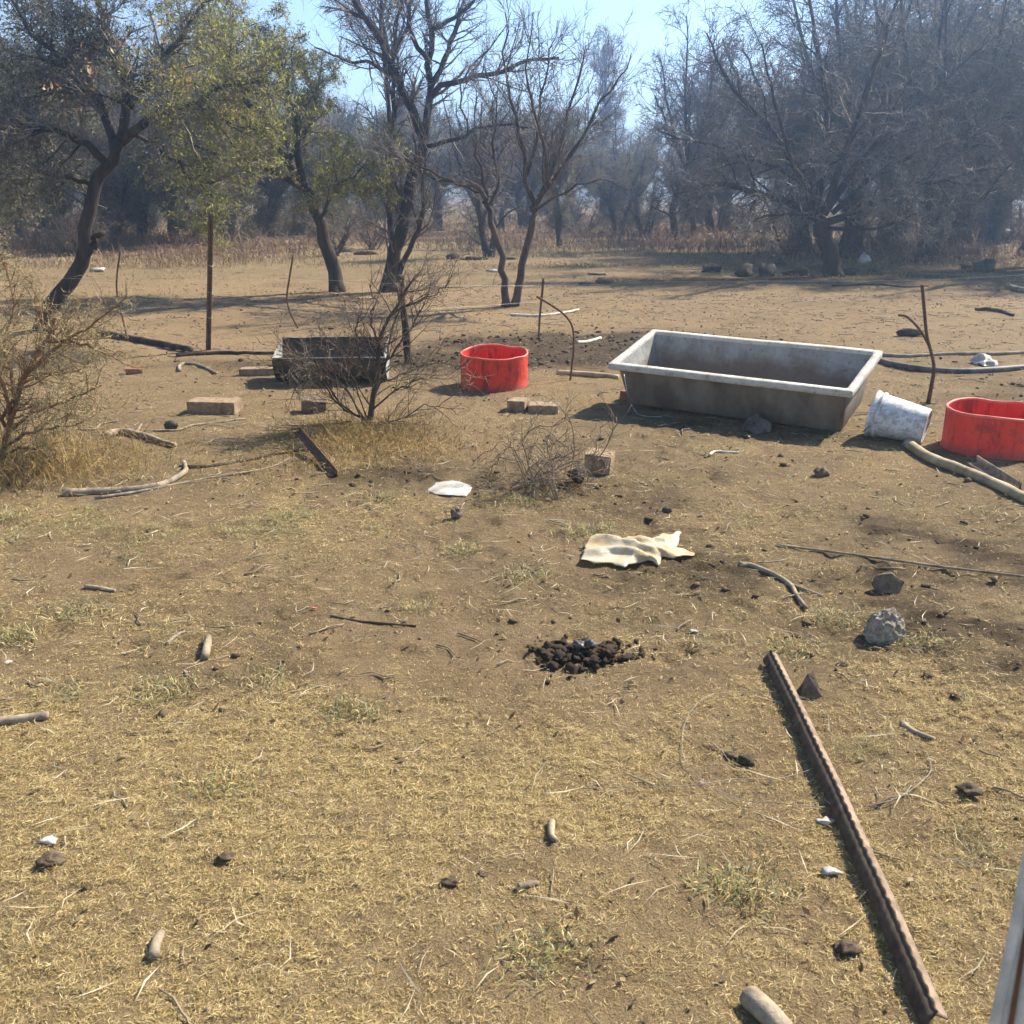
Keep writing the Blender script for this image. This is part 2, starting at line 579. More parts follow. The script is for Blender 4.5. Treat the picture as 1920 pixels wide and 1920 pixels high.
def straw_colors(n, green, rg=rng):
    """green (n,) 0..1"""
    base = np.array([[.56, .42, .18], [.64, .50, .235], [.42, .295, .12], [.24, .16, .07], [.72, .59, .33], [.50, .365, .145]])
    c = base[rg.integers(0, len(base), n)] * rg.uniform(.72, 1.08, (n, 1))
    g = np.array([[.215, .225, .075], [.29, .28, .12], [.34, .325, .19]])[rg.integers(0, 3, n)] * rg.uniform(.7, 1.1, (n, 1))
    m = (rg.random(n) < green)[:, None]
    return np.where(m, g, c)


def scatter(n, y0, y1, half, rg=rng):
    """uniform-in-area samples in a wedge that opens with distance"""
    y = np.sqrt(rg.uniform(y0 ** 2, y1 ** 2, n))
    x = rg.uniform(-1, 1, n) * (half * y + .6)
    return x, y


def build_grass():
    mb = MB()
    # tiers: (count of tries, y range, blade length, width)
    for n, y0, y1, l0, l1, w in ((340000, 1.15, 3.1, .010, .044, .0017), (230000, 3.1, 5.2, .012, .045, .0026), (140000, 5.2, 9.5, .016, .05, .004)):
        x, y = scatter(n, y0, y1, .60)
        s = straw_zone(x, y)
        keep = rng.random(n) < s
        x, y, s = x[keep], y[keep], s[keep]
        # clump: pull blades towards tuft centres
        cx = np.floor(x / .05) * .05 + .05 * _hash(np.floor(x / .05), np.floor(y / .05), 5); cy = np.floor(y / .05) * .05 + .05 * _hash(np.floor(x / .05), np.floor(y / .05), 6)
        k = rng.uniform(0, .6, len(x)); x = x + (cx - x) * k; y = y + (cy - y) * k
        gpatch = sstep(.60, .78, fbm(x * 2.3, y * 2.3, 131, 3))
        green = .03 + .55 * gpatch
        L = (l0 + (l1 - l0) * rng.random(len(x)) ** 1.8) * (.8 + .5 * gpatch)
        rise = np.abs(rng.normal(.10, .30, len(x))) + .30 * gpatch
        V, q, t, C = blades(x, y, soil_z(x, y) + .002, L, np.full(len(x), w) * rng.uniform(.6, 1.3, len(x)), rise, .7, straw_colors(len(x), green))
        mb.add(V, q, t, C)
    # loose long straws
    n = 1500
    x, y = scatter(n, 1.2, 7.5, .6)
    V, q, t, C = blades(x, y, soil_z(x, y) + .012, rng.uniform(.06, .17, n), rng.uniform(.0022, .0045, n), rng.normal(.04, .1, n), .5, np.array([[.66, .58, .40]]) * rng.uniform(.6, 1.1, (n, 1)))
    mb.add(V, q, t, C)
    put('dry_grass', mb.build('dry_grass'), M['blade'], label='short dry straw-coloured grass matted over the near ground', cat='grass', kind='stuff')

    # green-yellow tufts in the bare soil and the long grass under the bare bush
    mb = MB()
    spots = [(1100, 1005, 70, .07), (992, 1082, 60, .05), (150, 1150, 70, .06), (310, 1292, 70, .06), (125, 1290, 45, .05), (560, 968, 60, .06), (860, 1035, 80, .05), (715, 940, 50, .06), (1320, 850, 25, .04),
             (980, 945, 50, .06), (1590, 1165, 60, .05), (1730, 1210, 70, .05), (1480, 1215, 60, .05), (20, 1195, 110, .06), (650, 1330, 80, .05), (500, 1265, 50, .05), (780, 1130, 50, .04), (15, 975, 60, .07), (1020, 1790, 70, .05), (1380, 1660, 80, .06), (410, 1470, 70, .05), (1560, 1160, 50, .05)]
    for px, py, n, h in spots:
        g = G(px, py); n *= 4
        x = g[0] + rng.normal(0, .07, n); y = g[1] + rng.normal(0, .05, n)
        V, q, t, C = blades(x, y, soil_z(x, y), rng.uniform(.5, 1.1, n) * h, np.full(n, .0035), rng.uniform(.3, 1.3, n), .4, straw_colors(n, np.full(n, .62)))
        mb.add(V, q, t, C)
    for px, py, n, sx, sy, h in ((685, 815, 2400, .24, .26, .17), (640, 850, 1300, .34, .26, .09), (750, 850, 1300, .28, .22, .10), (560, 880, 900, .3, .25, .07), (830, 830, 500, .3, .3, .06), (80, 890, 1800, .35, .28, .14), (10, 870, 2600, .4, .35, .26), (170, 860, 500, .3, .3, .07), (1050, 920, 400, .2, .15, .05)):
        g = G(px, py)
        x = g[0] + rng.normal(0, sx, n); y = g[1] + rng.normal(0, sy, n)
        col = straw_colors(n, np.full(n, .10)) * np.where(rng.random((n, 1)) < .4, np.array([[.74, .60, .46]]), np.array([[.58, .56, .50]]))
        V, q, t, C = blades(x, y, soil_z(x, y), rng.uniform(.4, 1.15, n) * h, np.full(n, .004), rng.uniform(.35, 1.35, n), .6, col)
        mb.add(V, q, t, C)
    put('grass_tufts', mb.build('grass_tufts'), M['blade'], label='longer dull grass in tufts and around the bare bush', cat='grass', kind='stuff')

    # far band of tall reddish grass behind the clearing
    mb = MB()
    n = 95000
    y = 23 + 45 * rng.random(n) ** 1.7
    x = rng.uniform(-1, 1, n) * (.66 * y)
    dens = sstep(.34, .6, fbm(x * .28, y * .28, 151, 3))
    edge = sstep(23.5, 30, y + 3 * (fbm(x * .3, y * 0, 155, 2) - .5) * 2 + 2.5 * sstep(2, 9, -x) )
    k = rng.random(n) < np.clip(.15 + dens, 0, 1) * (.25 + .75 * edge)
    x, y = x[k], y[k]; n = len(x); edge = edge[k]
    h = (.10 + .42 * edge * (.4 + 1.1 * dens[k])) * rng.uniform(.4, 1.25, n)
    redp = sstep(.42, .6, fbm(x * .15, y * .15, 161, 2))[:, None]
    col = (np.array([[.31, .235, .135]]) * (1 - redp) + np.array([[.26, .165, .105]]) * redp) * rng.uniform(.5, 1.2, (n, 1))
    col = np.where((rng.random(n) < .25)[:, None] & (edge < .5)[:, None], np.array([[.36, .30, .14]]), col)
    V, q, t, C = blades(x, y, soil_z(x, y), h, .012 + .0005 * y, rng.uniform(.8, 1.5, n), .5, col)
    mb.add(V, q, t, C)
    n = 16000
    y = rng.uniform(17.5, 27, n); x = rng.uniform(-1, 1, n) * (.62 * y)
    k = rng.random(n) < sstep(.42, .62, fbm(x * .45, y * .6, 171, 3)) * sstep(17.5, 21, y)
    x, y = x[k], y[k]; n = len(x)
    col = np.array([[.34, .27, .135]]) * rng.uniform(.6, 1.2, (n, 1))
    V, q, t, C = blades(x, y, soil_z(x, y), rng.uniform(.05, .14, n), np.full(n, .016), rng.uniform(.4, 1.3, n), .5, col)
    mb.add(V, q, t, C)
    put('tall_grass', mb.build('tall_grass'), M['blade'], label='tall reddish brown winter grass behind the clearing', cat='grass', kind='stuff')


build_grass()


# ------------------------------------------------------------------ crumbs, clods, twigs and leaf litter (stuff)
ICO_V = None


def ico(sub=1):
    import bmesh
    bm = bmesh.new()
    bmesh.ops.create_icosphere(bm, subdivisions=sub, radius=1.0)
    V = np.array([v.co[:] for v in bm.verts]); T = np.array([[v.index for v in f.verts] for f in bm.faces])
    bm.free()
    return V, T


ICO1 = ico(1); ICO2 = ico(2); ICO3 = ico(3)


def lump(seed, sc, rough=.35, freq=1.3, sub=2, flat=1.0):
    V, T = (None, ICO1, ICO2, ICO3)[sub]
    out = np.empty_like(V)
    for i, v in enumerate(V):
        p = Vector(v) * freq + Vector((seed * 3.7, seed * 1.9, -seed * 2.3))
        d = 1 + rough * mnoise.noise(p) + rough * .5 * mnoise.noise(p * 2.3)
        out[i] = v * d
    out = out * A(sc)
    out[:, 2] *= flat
    return out, T


def build_litter():
    V0, T0 = ICO1
    nv = len(V0)
    def lumps(x, y, size, pal):
        n = len(x)
        S = np.stack([V0 * (1 + .38 * rng.normal(0, 1, (nv, 1)).clip(-1.2, 1.2)) for _ in range(24)])[rng.integers(0, 24, n)]
        S = S * np.stack([size, size * rng.uniform(.6, 1, n), size * rng.uniform(.4, .75, n)], -1)[:, None, :]
        a = rng.uniform(0, 6.28, n); c, sn = np.cos(a)[:, None], np.sin(a)[:, None]
        P = np.stack([S[..., 0] * c - S[..., 1] * sn + x[:, None], S[..., 0] * sn + S[..., 1] * c + y[:, None], S[..., 2] + (soil_z(x, y) + size * .15)[:, None]], -1)
        T = (np.arange(n)[:, None, None] * nv + T0[None]).reshape(-1, 3)
        C = np.repeat(A(pal)[rng.integers(0, len(pal), n)] * rng.uniform(.7, 1.25, (n, 1)), nv, axis=0)
        return P.reshape(-1, 3), None, T, C
    mb = MB()
    x, y = scatter(120000, 2.2, 13, .62)
    k = rng.random(len(x)) < .12 * np.minimum(1, dark_zone(x, y)) ** 1.6
    x, y = x[k], y[k]
    mb.add(*lumps(x, y, .004 + .022 * rng.random(len(x)) ** 3.5 * (.6 + y * .09), [(.10, .07, .045), (.075, .052, .034), (.15, .11, .07), (.055, .04, .028)]))
    x, y = scatter(5200, 1.2, 17, .6)
    mb.add(*lumps(x, y, .003 + .010 * rng.random(len(x)) ** 3 * (.7 + y * .08), [(.16, .115, .07), (.10, .07, .045), (.26, .19, .12), (.07, .05, .033)]))
    put('soil_clods', mb.build('soil_clods'), M['clod_attr'], label='crumbled dark manure and soil clods over the trampled ground', cat='soil', kind='stuff')
    # twigs lying about
    n = 2000
    x, y = scatter(n, 1.4, 17, .6)
    y = np.where(rng.random(n) < .16, rng.uniform(10, 22, n), y); x = np.where(y > 10, rng.uniform(-.55, .55, n) * y, x)
    L = rng.uniform(.03, .13, n) * (1 + y * .06)
    ph = rng.uniform(0, 6.28, n)
    P = np.zeros((n, 4, 3))
    for j in range(4):
        t = (j / 3 - .5)
        P[:, j, 0] = x + np.cos(ph) * L * t - np.sin(ph) * L * rng.normal(0, .06, n)
        P[:, j, 1] = y + np.sin(ph) * L * t + np.cos(ph) * L * rng.normal(0, .06, n)
        P[:, j, 2] = soil_z(P[:, j, 0], P[:, j, 1]) + .008
    rr = rng.uniform(.0015, .0042, n) * (1 + y * .02)
    RR = rr[:, None] * np.array([1, 1, .85, .5])
    V, q, t = tubes(P, RR, 4)
    put('twig_litter', mesh_np('twig_litter', V, q, t), M['deadwood'], label='small broken twigs strewn over the soil', cat='twigs', kind='stuff')
    # dry leaves and chaff
    n = 42000
    x, y = scatter(n, 1.3, 19, .6)
    kp = rng.random(n) < .25 + .9 * sstep(.4, .62, fbm(x * 1.7, y * 1.7, 301, 4)); x, y = x[kp], y[kp]; n = len(x)
    a = rng.uniform(0, 6.28, n); s = (.003 + .012 * rng.random(n) ** 2.2) * (1 + y * .06)
    e1 = np.stack([np.cos(a), np.sin(a), rng.normal(0, .4, n)], -1) * s[:, None]
    e2 = np.stack([-np.sin(a), np.cos(a), rng.normal(0, .3, n)], -1) * (s * .45)[:, None]
    c = np.stack([x, y, soil_z(x, y) + .010], -1)
    V = np.stack([c - e1, c + e2, c + e1, c - e2], 1).reshape(-1, 3)
    q = np.arange(n * 4).reshape(-1, 4)
    pal = np.array([[.36, .27, .15], [.20, .135, .075], [.46, .38, .23], [.09, .065, .042], [.13, .09, .055]])
    C = np.repeat(pal[rng.integers(0, 5, n)] * rng.uniform(.7, 1.1, (n, 1)), 4, axis=0)
    put('leaf_litter', mesh_np('leaf_litter', V, q, None, C), M['leaf'], label='fallen dry leaves and chaff scattered over the soil', cat='litter', kind='stuff')


build_litter()


# ================================================================== TREES
def resample(pts, n):
    return smooth_path(pts, n)


def spawn(P, Rd, Mn, tmin, tmax, lmean, ang, wander, trop, nseg, rg, rfac=.6, rmin=.004, taper=.3, lfall=.45):
    N, n, _ = P.shape
    seg = np.linalg.norm(np.diff(P, axis=1), axis=2)
    Lp = seg.sum(1)
    pk = rg.choice(N, Mn, p=Lp / Lp.sum())
    t = tmin + (tmax - tmin) * rg.random(Mn)
    u = t * (n - 1); i = np.minimum(u.astype(int), n - 2); f = (u - i)[:, None]
    p0 = P[pk, i] * (1 - f) + P[pk, i + 1] * f
    r0 = (Rd[pk, i] * (1 - f[:, 0]) + Rd[pk, i + 1] * f[:, 0])
    tan = P[pk, i + 1] - P[pk, i]; tan /= np.linalg.norm(tan, axis=1, keepdims=True) + 1e-9
    rv = rg.normal(0, 1, (Mn, 3)); rv -= tan * np.sum(rv * tan, axis=1, keepdims=True); rv /= np.linalg.norm(rv, axis=1, keepdims=True) + 1e-9
    an = ang * rg.uniform(.6, 1.35, Mn)[:, None]
    d = tan * np.cos(an) + rv * np.sin(an)
    L = lmean * rg.uniform(.45, 1.35, Mn) * (1 - lfall * t)
    r = np.maximum(rmin, np.minimum(r0 * rfac * rg.uniform(.6, 1.0, Mn), L * .03 + rmin))
    out = np.zeros((Mn, nseg + 1, 3)); out[:, 0] = p0
    for s in range(nseg):
        d = d + rg.normal(0, wander, (Mn, 3)) + np.asarray(trop)
        d /= np.linalg.norm(d, axis=1, keepdims=True)
        out[:, s + 1] = out[:, s] + d * (L / nseg)[:, None]
    out[..., 2] = np.maximum(out[..., 2], .05)
    rad = r[:, None] * np.linspace(1, taper, nseg + 1)[None]
    return out, rad


def tree_parts(limbs, spec, seed, origin):
    """limbs: list of (points(m,3), r0, r1). Returns trunk mesh, crown mesh, optional leaves mesh"""
    rg = np.random.default_rng(seed)
    n = 12
    P = np.stack([resample(l[0], n) for l in limbs]); Rr = np.stack([np.linspace(l[1], l[2], n) for l in limbs])
    wob = spec.get('wob', .03)
    nz = rg.normal(0, 1, P.shape); nz[:, 0] = 0
    P = P + nz * wob * np.linspace(.3, 1, n)[None, :, None]
    for k, l in enumerate(limbs):
        if len(l) > 3 and l[3]:            # a root flare
            Rr[k, 0] *= 1.35; Rr[k, 1] *= 1.08
    trunk = MB(); trunk.add(*tubes(P, Rr, 9))
    crown = MB()
    src, sr = P, Rr
    lv = spec['levels']
    if spec.get('skip', 0):
        src, sr = P[spec['skip']:], Rr[spec['skip']:]
    ends = []
    for k, s in enumerate(lv):
        b, r = spawn(src, sr * (.75 if k == 0 else 1.0), s['n'], s.get('t0', .15), 1.0, s['len'], s.get('ang', .8), s.get('wander', .2), s.get('trop', (0, 0, .05)), s.get('seg', 4), rg, s.get('rfac', .6), s.get('rmin', .004), s.get('taper', .3))
        if k == 0:
            trunk.add(*tubes(b, r, 5))
        else:
            crown.add(*tubes(b, r, 2 if k == len(lv) - 1 else 3, cap=False))
        if s.get('mixsrc'):
            bb = np.stack([resample(x, src.shape[1]) for x in b]); rr = np.stack([np.interp(np.linspace(0, 1, src.shape[1]), np.linspace(0, 1, r.shape[1]), x) for x in r])
            src = np.concatenate([src, bb]); sr = np.concatenate([sr, rr])
        else:
            src, sr = b, r
        ends.append(b)
    leaves = None
    if spec.get('leaf'):
        lf = spec['leaf']
        B = ends[-1]; m = lf['n']
        q_ = 7
        pk = np.repeat(rg.integers(0, len(B), m // q_ + 1), q_)[:m]; u = np.clip(np.repeat(rg.random(m // q_ + 1) ** .6, q_)[:m] + rg.normal(0, .06, m), 0, 1) * (B.shape[1] - 1); i = np.minimum(u.astype(int), B.shape[1] - 2); f = (u - i)[:, None]
        c = B[pk, i] * (1 - f) + B[pk, i + 1] * f + rg.normal(0, lf.get('spread', .03), (m, 3))
        if 'keep' in lf:
            kk = lf['keep'](c, rg); c = c[kk]; m = len(c)
        a = rg.normal(0, 1, (m, 3)); a /= np.linalg.norm(a, axis=1, keepdims=True)
        b_ = np.cross(a, rg.normal(0, 1, (m, 3))); b_ /= np.linalg.norm(b_, axis=1, keepdims=True)
        s = lf['size'] * rg.uniform(.5, 1.3, m)[:, None]
        asp = lf.get('aspect', .35)
        V = np.stack([c - a * s, c + b_ * s * asp, c + a * s, c - b_ * s * asp], 1).reshape(-1, 3)
        pal = A(lf['pal'])
        ci = pal[rg.integers(0, len(pal), m)]
        if 'pal_sun' in lf:
            pb = A(lf['pal_sun']); w = sstep(lf['x0'], lf['x1'], c[:, 0])
            ci = np.where((rg.random(m) < w)[:, None], pb[rg.integers(0, len(pb), m)], ci)
        C = np.repeat(ci * rg.uniform(.65, 1.2, (m, 1)), 4, axis=0)
        leaves = mesh_np('foliage', V - A(origin), np.arange(m * 4).reshape(-1, 4), None, C)
    return trunk.build('trunk', origin, True), crown.build('crown', origin), leaves


def make_tree(name, label, limbs, spec, seed, cat='tree', bark='bark', twig='twig', group=None):
    o = A(limbs[0][0])[0].copy(); o[2] = 0
    tr, cr, lf = tree_parts(limbs, spec, seed, o)
    t = thing(name, o, label, cat, group)
    put('trunk', tr, M[bark], parent=t)
    put('crown', cr, M[twig], parent=t)
    if lf is not None: put('foliage', lf, M['leaf'], parent=t)
    return t


def path(d, pts, dd=0.0):
    """pixel polyline at distance d; dd lets the limb drift in depth along its run"""
    m = len(pts)
    out = []
    for i, (px, py) in enumerate(pts):
        out.append(Wd(px, py, d + dd * i / max(1, m - 1)))
    out = A(out)
    return out


def trunk_path(pts, dd=0.0, d=None):
    """first pixel stands on the ground and gives the distance"""
    g = G(*pts[0]); d = g[1] if d is None else d
    p = path(d, pts, dd)
    p[0, 2] = -.05
    return p, d


BARE = dict(levels=[dict(n=70, len=1.25, ang=.75, wander=.16, trop=(0, 0, .06), seg=6, rfac=.6, rmin=.008, mixsrc=True, t0=.25),
                    dict(n=650, len=.8, ang=.75, wander=.18, trop=(0, 0, .04), seg=5, rfac=.6, rmin=.005),
                    dict(n=6000, len=.38, ang=.75, wander=.22, trop=(0, 0, .03), seg=4, rmin=.0032)])


def variant(spec, **kw):
    s = dict(spec); s.update(kw); return s


# --- tall bare tree left of centre
def hero_trees():
    tp, d = trunk_path([(726, 548), (737, 490), (752, 430), (768, 365), (784, 305), (794, 262)])
    L = [(tp, .130, .085, True),
         (path(d, [(794, 262), (780, 222), (752, 165), (728, 110), (708, 70), (682, 30), (652, -25), (628, -90)], -.8), .08, .035),
         (path(d, [(794, 262), (800, 215), (806, 165), (803, 110), (809, 55), (800, 0), (812, -80)], .6), .07, .03),
         (path(d, [(803, 185), (830, 160), (880, 148), (935, 134), (990, 115), (1050, 104)], -1.0), .055, .02),
         (path(d, [(806, 165), (832, 120), (848, 70), (866, 15), (880, -60)], 1.0), .05, .02),
         (path(d, [(798, 275), (848, 262), (900, 243), (965, 236), (1010, 248)], -1.4), .04, .012),
         (path(d, [(783, 318), (830, 338), (880, 352), (925, 372)], -1.2), .04, .012),
         (path(d, [(810, 55), (860, 25), (900, -20), (930, -70)], .5), .04, .015),
         (path(d, [(745, 150), (700, 120), (640, 110), (590, 90)], 1.0), .04, .012),
         (path(d, [(752, 165), (720, 60), (725, -40)], 1.5), .045, .015),
         (path(d, [(806, 120), (770, 62), (760, 0), (740, -70)], -.7), .045, .015)]
    L2 = [(trunk_path([(743, 535), (736, 470), (730, 400), (729, 330), (733, 250), (724, 170), (720, 90), (716, 10), (724, -60)], .4, d)[0], .06, .02),
          (path(d, [(733, 280), (740, 210), (735, 130), (742, 60), (760, -20)], -.5), .045, .018),
          (path(d, [(748, 515), (770, 465), (790, 425), (795, 385), (793, 340), (800, 300)], -.3), .05, .02)]
    make_tree('bare_tree', 'tall bare tree with leaning dark trunk and slender side stems left of centre', L + L2, BARE, 11)

    # --- V-shaped young tree
    tp, d = trunk_path([(948, 574), (946, 530), (938, 475), (926, 425), (912, 375)])
    tq = trunk_path([(962, 574), (974, 522), (986, 462), (999, 415), (1004, 385)], 0, d)[0]
    L = [(tp, .06, .04, True), (tq, .062, .045, True),
         (path(d, [(912, 375), (895, 350), (850, 340), (800, 315), (760, 300)], -.9), .038, .01),
         (path(d, [(912, 375), (905, 330), (890, 280), (870, 220), (862, 160)], .7), .032, .008),
         (path(d, [(916, 390), (935, 340), (925, 280), (930, 210), (920, 140)], .4), .03, .007),
         (path(d, [(1004, 385), (1024, 345), (1045, 290), (1065, 220), (1085, 140), (1100, 90)], .4), .04, .008),
         (path(d, [(1004, 385), (986, 345), (984, 295), (972, 240), (955, 165), (948, 90), (955, 20)], -.4), .038, .007),
         (path(d, [(1010, 370), (1050, 320), (1100, 240), (1150, 165), (1185, 110)], -.5), .034, .006),
         (path(d, [(986, 330), (1005, 270), (1010, 200), (1030, 120), (1045, 40)], .6), .03, .006),
         (path(d, [(1024, 345), (1020, 280), (1000, 200), (985, 120), (1000, 30)], -.8), .03, .006),
         (path(d, [(1000, 400), (1040, 370), (1090, 345), (1140, 335)], -1.0), .026, .006)]
    make_tree('young_tree', 'slim bare tree forked into a V at ground level near the red tub', L,
              dict(skip=2, levels=[dict(n=46, len=1.0, ang=.5, wander=.12, trop=(0, 0, .10), seg=6, rfac=.6, rmin=.006, mixsrc=True, t0=.1),
                                   dict(n=380, len=.65, ang=.55, wander=.16, trop=(0, 0, .08), seg=5, rmin=.004),
                                   dict(n=3000, len=.32, ang=.65, wander=.2, trop=(0, 0, .04), seg=4, rmin=.0028)]), 12, bark='bark_warm')

    # --- left-leaning trunk with the big green-yellow crown
    tp, d = trunk_path([(633, 548), (624, 505), (611, 460), (597, 415), (582, 378), (566, 345)])
    L = [(tp, .125, .09, True),
         (path(d, [(566, 345), (540, 300), (505, 250), (470, 200), (440, 150)], 1.0), .09, .03),
         (path(d, [(566, 345), (560, 290), (555, 230), (540, 160), (530, 100)], -.6), .07, .02),
         (path(d, [(575, 362), (530, 330), (470, 310), (410, 290), (350, 270)], -1.0), .06, .015),
         (path(d, [(505, 250), (450, 230), (390, 190), (330, 140)], .8), .05, .015),
         (path(d, [(600, 420), (615, 380), (645, 340), (690, 310)], -.6), .04, .01),
         (path(d, [(540, 300), (580, 240), (590, 180), (570, 120)], .5), .05, .012),
         (path(d, [(470, 200), (420, 120), (400, 60), (390, -20)], -.8), .05, .012)]
    pal = [(.26, .26, .06), (.36, .34, .09), (.19, .20, .06), (.44, .39, .12), (.12, .13, .05), (.34, .27, .10)]
    GREEN = dict(levels=[dict(n=80, len=1.0, ang=.8, wander=.2, trop=(0, 0, .02), seg=5, rmin=.008, mixsrc=True, t0=.25),
                         dict(n=520, len=.6, ang=.8, wander=.2, trop=(0, 0, .0), seg=4, rmin=.005),
                         dict(n=2600, len=.34, ang=.8, wander=.22, trop=(0, 0, -.02), seg=3, rmin=.003)],
                 leaf=dict(n=50000, size=.036, aspect=.22, spread=.032, pal=pal))
    make_tree('thorn_tree', 'left-leaning dark trunk carrying a feathery olive green crown', L, variant(GREEN, skip=1), 13)

    # --- nearest left tree, snaking trunk
    tp, d = trunk_path([(78, 622), (100, 572), (126, 535), (150, 492), (165, 450), (168, 400), (177, 350), (202, 308), (226, 268)])
    L = [(tp, .10, .065, True),
         (path(d, [(162, 478), (178, 455), (192, 434)], -.1), .045, .03),
         (path(d, [(202, 308), (150, 262), (90, 240), (20, 245), (-60, 220)], -.6), .05, .015),
         (path(d, [(226, 268), (300, 215), (370, 190), (440, 160), (500, 155)], -.8), .055, .015),
         (path(d, [(226, 268), (240, 190), (215, 110), (190, 40), (175, -40)], .4), .06, .02),
         (path(d, [(215, 285), (190, 200), (120, 120), (60, 60), (10, -10)], .9), .055, .015),
         (path(d, [(240, 200), (300, 120), (350, 60), (400, -10)], .6), .05, .015),
         (path(d, [(177, 350), (120, 330), (60, 320), (0, 330)], .7), .035, .01),
         (path(d, [(250, 250), (300, 280), (360, 330), (400, 370)], -1.1), .03, .006)]
    pal2 = [(.08, .09, .045), (.12, .12, .055), (.05, .06, .035), (.17, .15, .07)]
    t = make_tree('leaning_tree', 'nearest left tree with dark snaking trunk and a broken stub', L,
              dict(skip=2, levels=[dict(n=90, len=.9, ang=.8, wander=.2, trop=(0, 0, 0), seg=5, rmin=.007, mixsrc=True, t0=.2),
                                   dict(n=900, len=.6, ang=.8, wander=.24, trop=(0, 0, -.03), seg=4, rmin=.004),
                                   dict(n=9000, len=.3, ang=.85, wander=.28, trop=(0, 0, -.03), seg=4, rmin=.0026)],
                   leaf=dict(n=32000, size=.030, aspect=.22, spread=.03, pal=pal2, pal_sun=[(.30, .29, .07), (.40, .37, .10), (.22, .22, .06), (.16, .17, .06)], x0=-5.0, x1=-3.4)), 14)  # brighter leaf colours towards the right paint the sunlit side of the crown
    # dry pale leaves hanging in clusters
    mb = MB(); rg = np.random.default_rng(3)
    for px, py in ((165, 130), (215, 105), (250, 90), (335, 150), (345, 165), (110, 170), (95, 200), (420, 185), (440, 215), (300, 60), (150, 45), (400, 200), (130, 215), (225, 240), (355, 135)):
        c = Wd(px, py, d + rg.uniform(-.8, .3)); n = 16
        p = c + rg.normal(0, .07, (n, 3)); a = rg.normal(0, 1, (n, 3)); a[:, 2] -= .8; a /= np.linalg.norm(a, axis=1, keepdims=True)
        b = np.cross(a, rg.normal(0, 1, (n, 3))); b /= np.linalg.norm(b, axis=1, keepdims=True)
        s = rg.uniform(.02, .045, n)[:, None]
        V = np.stack([p - a * s, p + b * s * .35, p + a * s, p - b * s * .35], 1).reshape(-1, 3)
        mb.add(V, np.arange(n * 4).reshape(-1, 4), None, np.repeat(A([[.48, .30, .15], [.60, .50, .36], [.36, .17, .08]])[rg.integers(0, 3, n)], 4, axis=0))
    put('dry_leaves', mb.build('dry_leaves', t.location), M['leaf'], parent=t)

    # --- wide bare tree on the right
    tp, d = trunk_path([(1563, 519), (1557, 482), (1547, 445), (1532, 410)])
    L = [(tp, .19, .15, True),
         (path(d, [(1532, 410), (1490, 385), (1420, 365), (1350, 345), (1300, 352), (1285, 385)], -.8), .085, .02),
         (path(d, [(1532, 410), (1505, 340), (1450, 250), (1385, 180), (1345, 120), (1320, 60)], .8), .09, .015),
         (path(d, [(1532, 410), (1540, 330), (1552, 220), (1535, 100), (1520, 0)], 1.2), .10, .03),
         (path(d, [(1540, 420), (1600, 402), (1680, 365), (1760, 340), (1830, 345)], -1.0), .085, .02),
         (path(d, [(1545, 400), (1600, 320), (1690, 220), (1780, 140), (1860, 70)], .8), .09, .015),
         (path(d, [(1545, 400), (1580, 300), (1620, 180), (1660, 70), (1690, -20)], -1.0), .08, .02),
         (path(d, [(1505, 340), (1420, 300), (1330, 270), (1250, 250)], 1.2), .06, .01),
         (path(d, [(1545, 410), (1500, 400), (1430, 410), (1380, 420)], -1.8), .05, .01),
         (path(d, [(1560, 400), (1640, 330), (1740, 280), (1840, 250)], -.4), .06, .012),
         (path(d, [(1545, 425), (1610, 430), (1680, 420), (1720, 400)], -1.8), .045, .01),
         (path(d, [(1530, 380), (1480, 290), (1450, 180), (1430, 80)], -1.2), .06, .012)]
    make_tree('spreading_tree', 'wide bare tree with thick short trunk and low curling branches on the right', L,
              dict(skip=1, levels=[dict(n=130, len=1.3, ang=.8, wander=.22, trop=(0, 0, .02), seg=6, rmin=.010, mixsrc=True, t0=.15),
                                   dict(n=1300, len=.8, ang=.85, wander=.3, trop=(0, 0, .0), seg=5, rmin=.006),
                                   dict(n=11000, len=.42, ang=.85, wander=.34, trop=(0, 0, .01), seg=4, rmin=.0042)]), 15)


hero_trees()


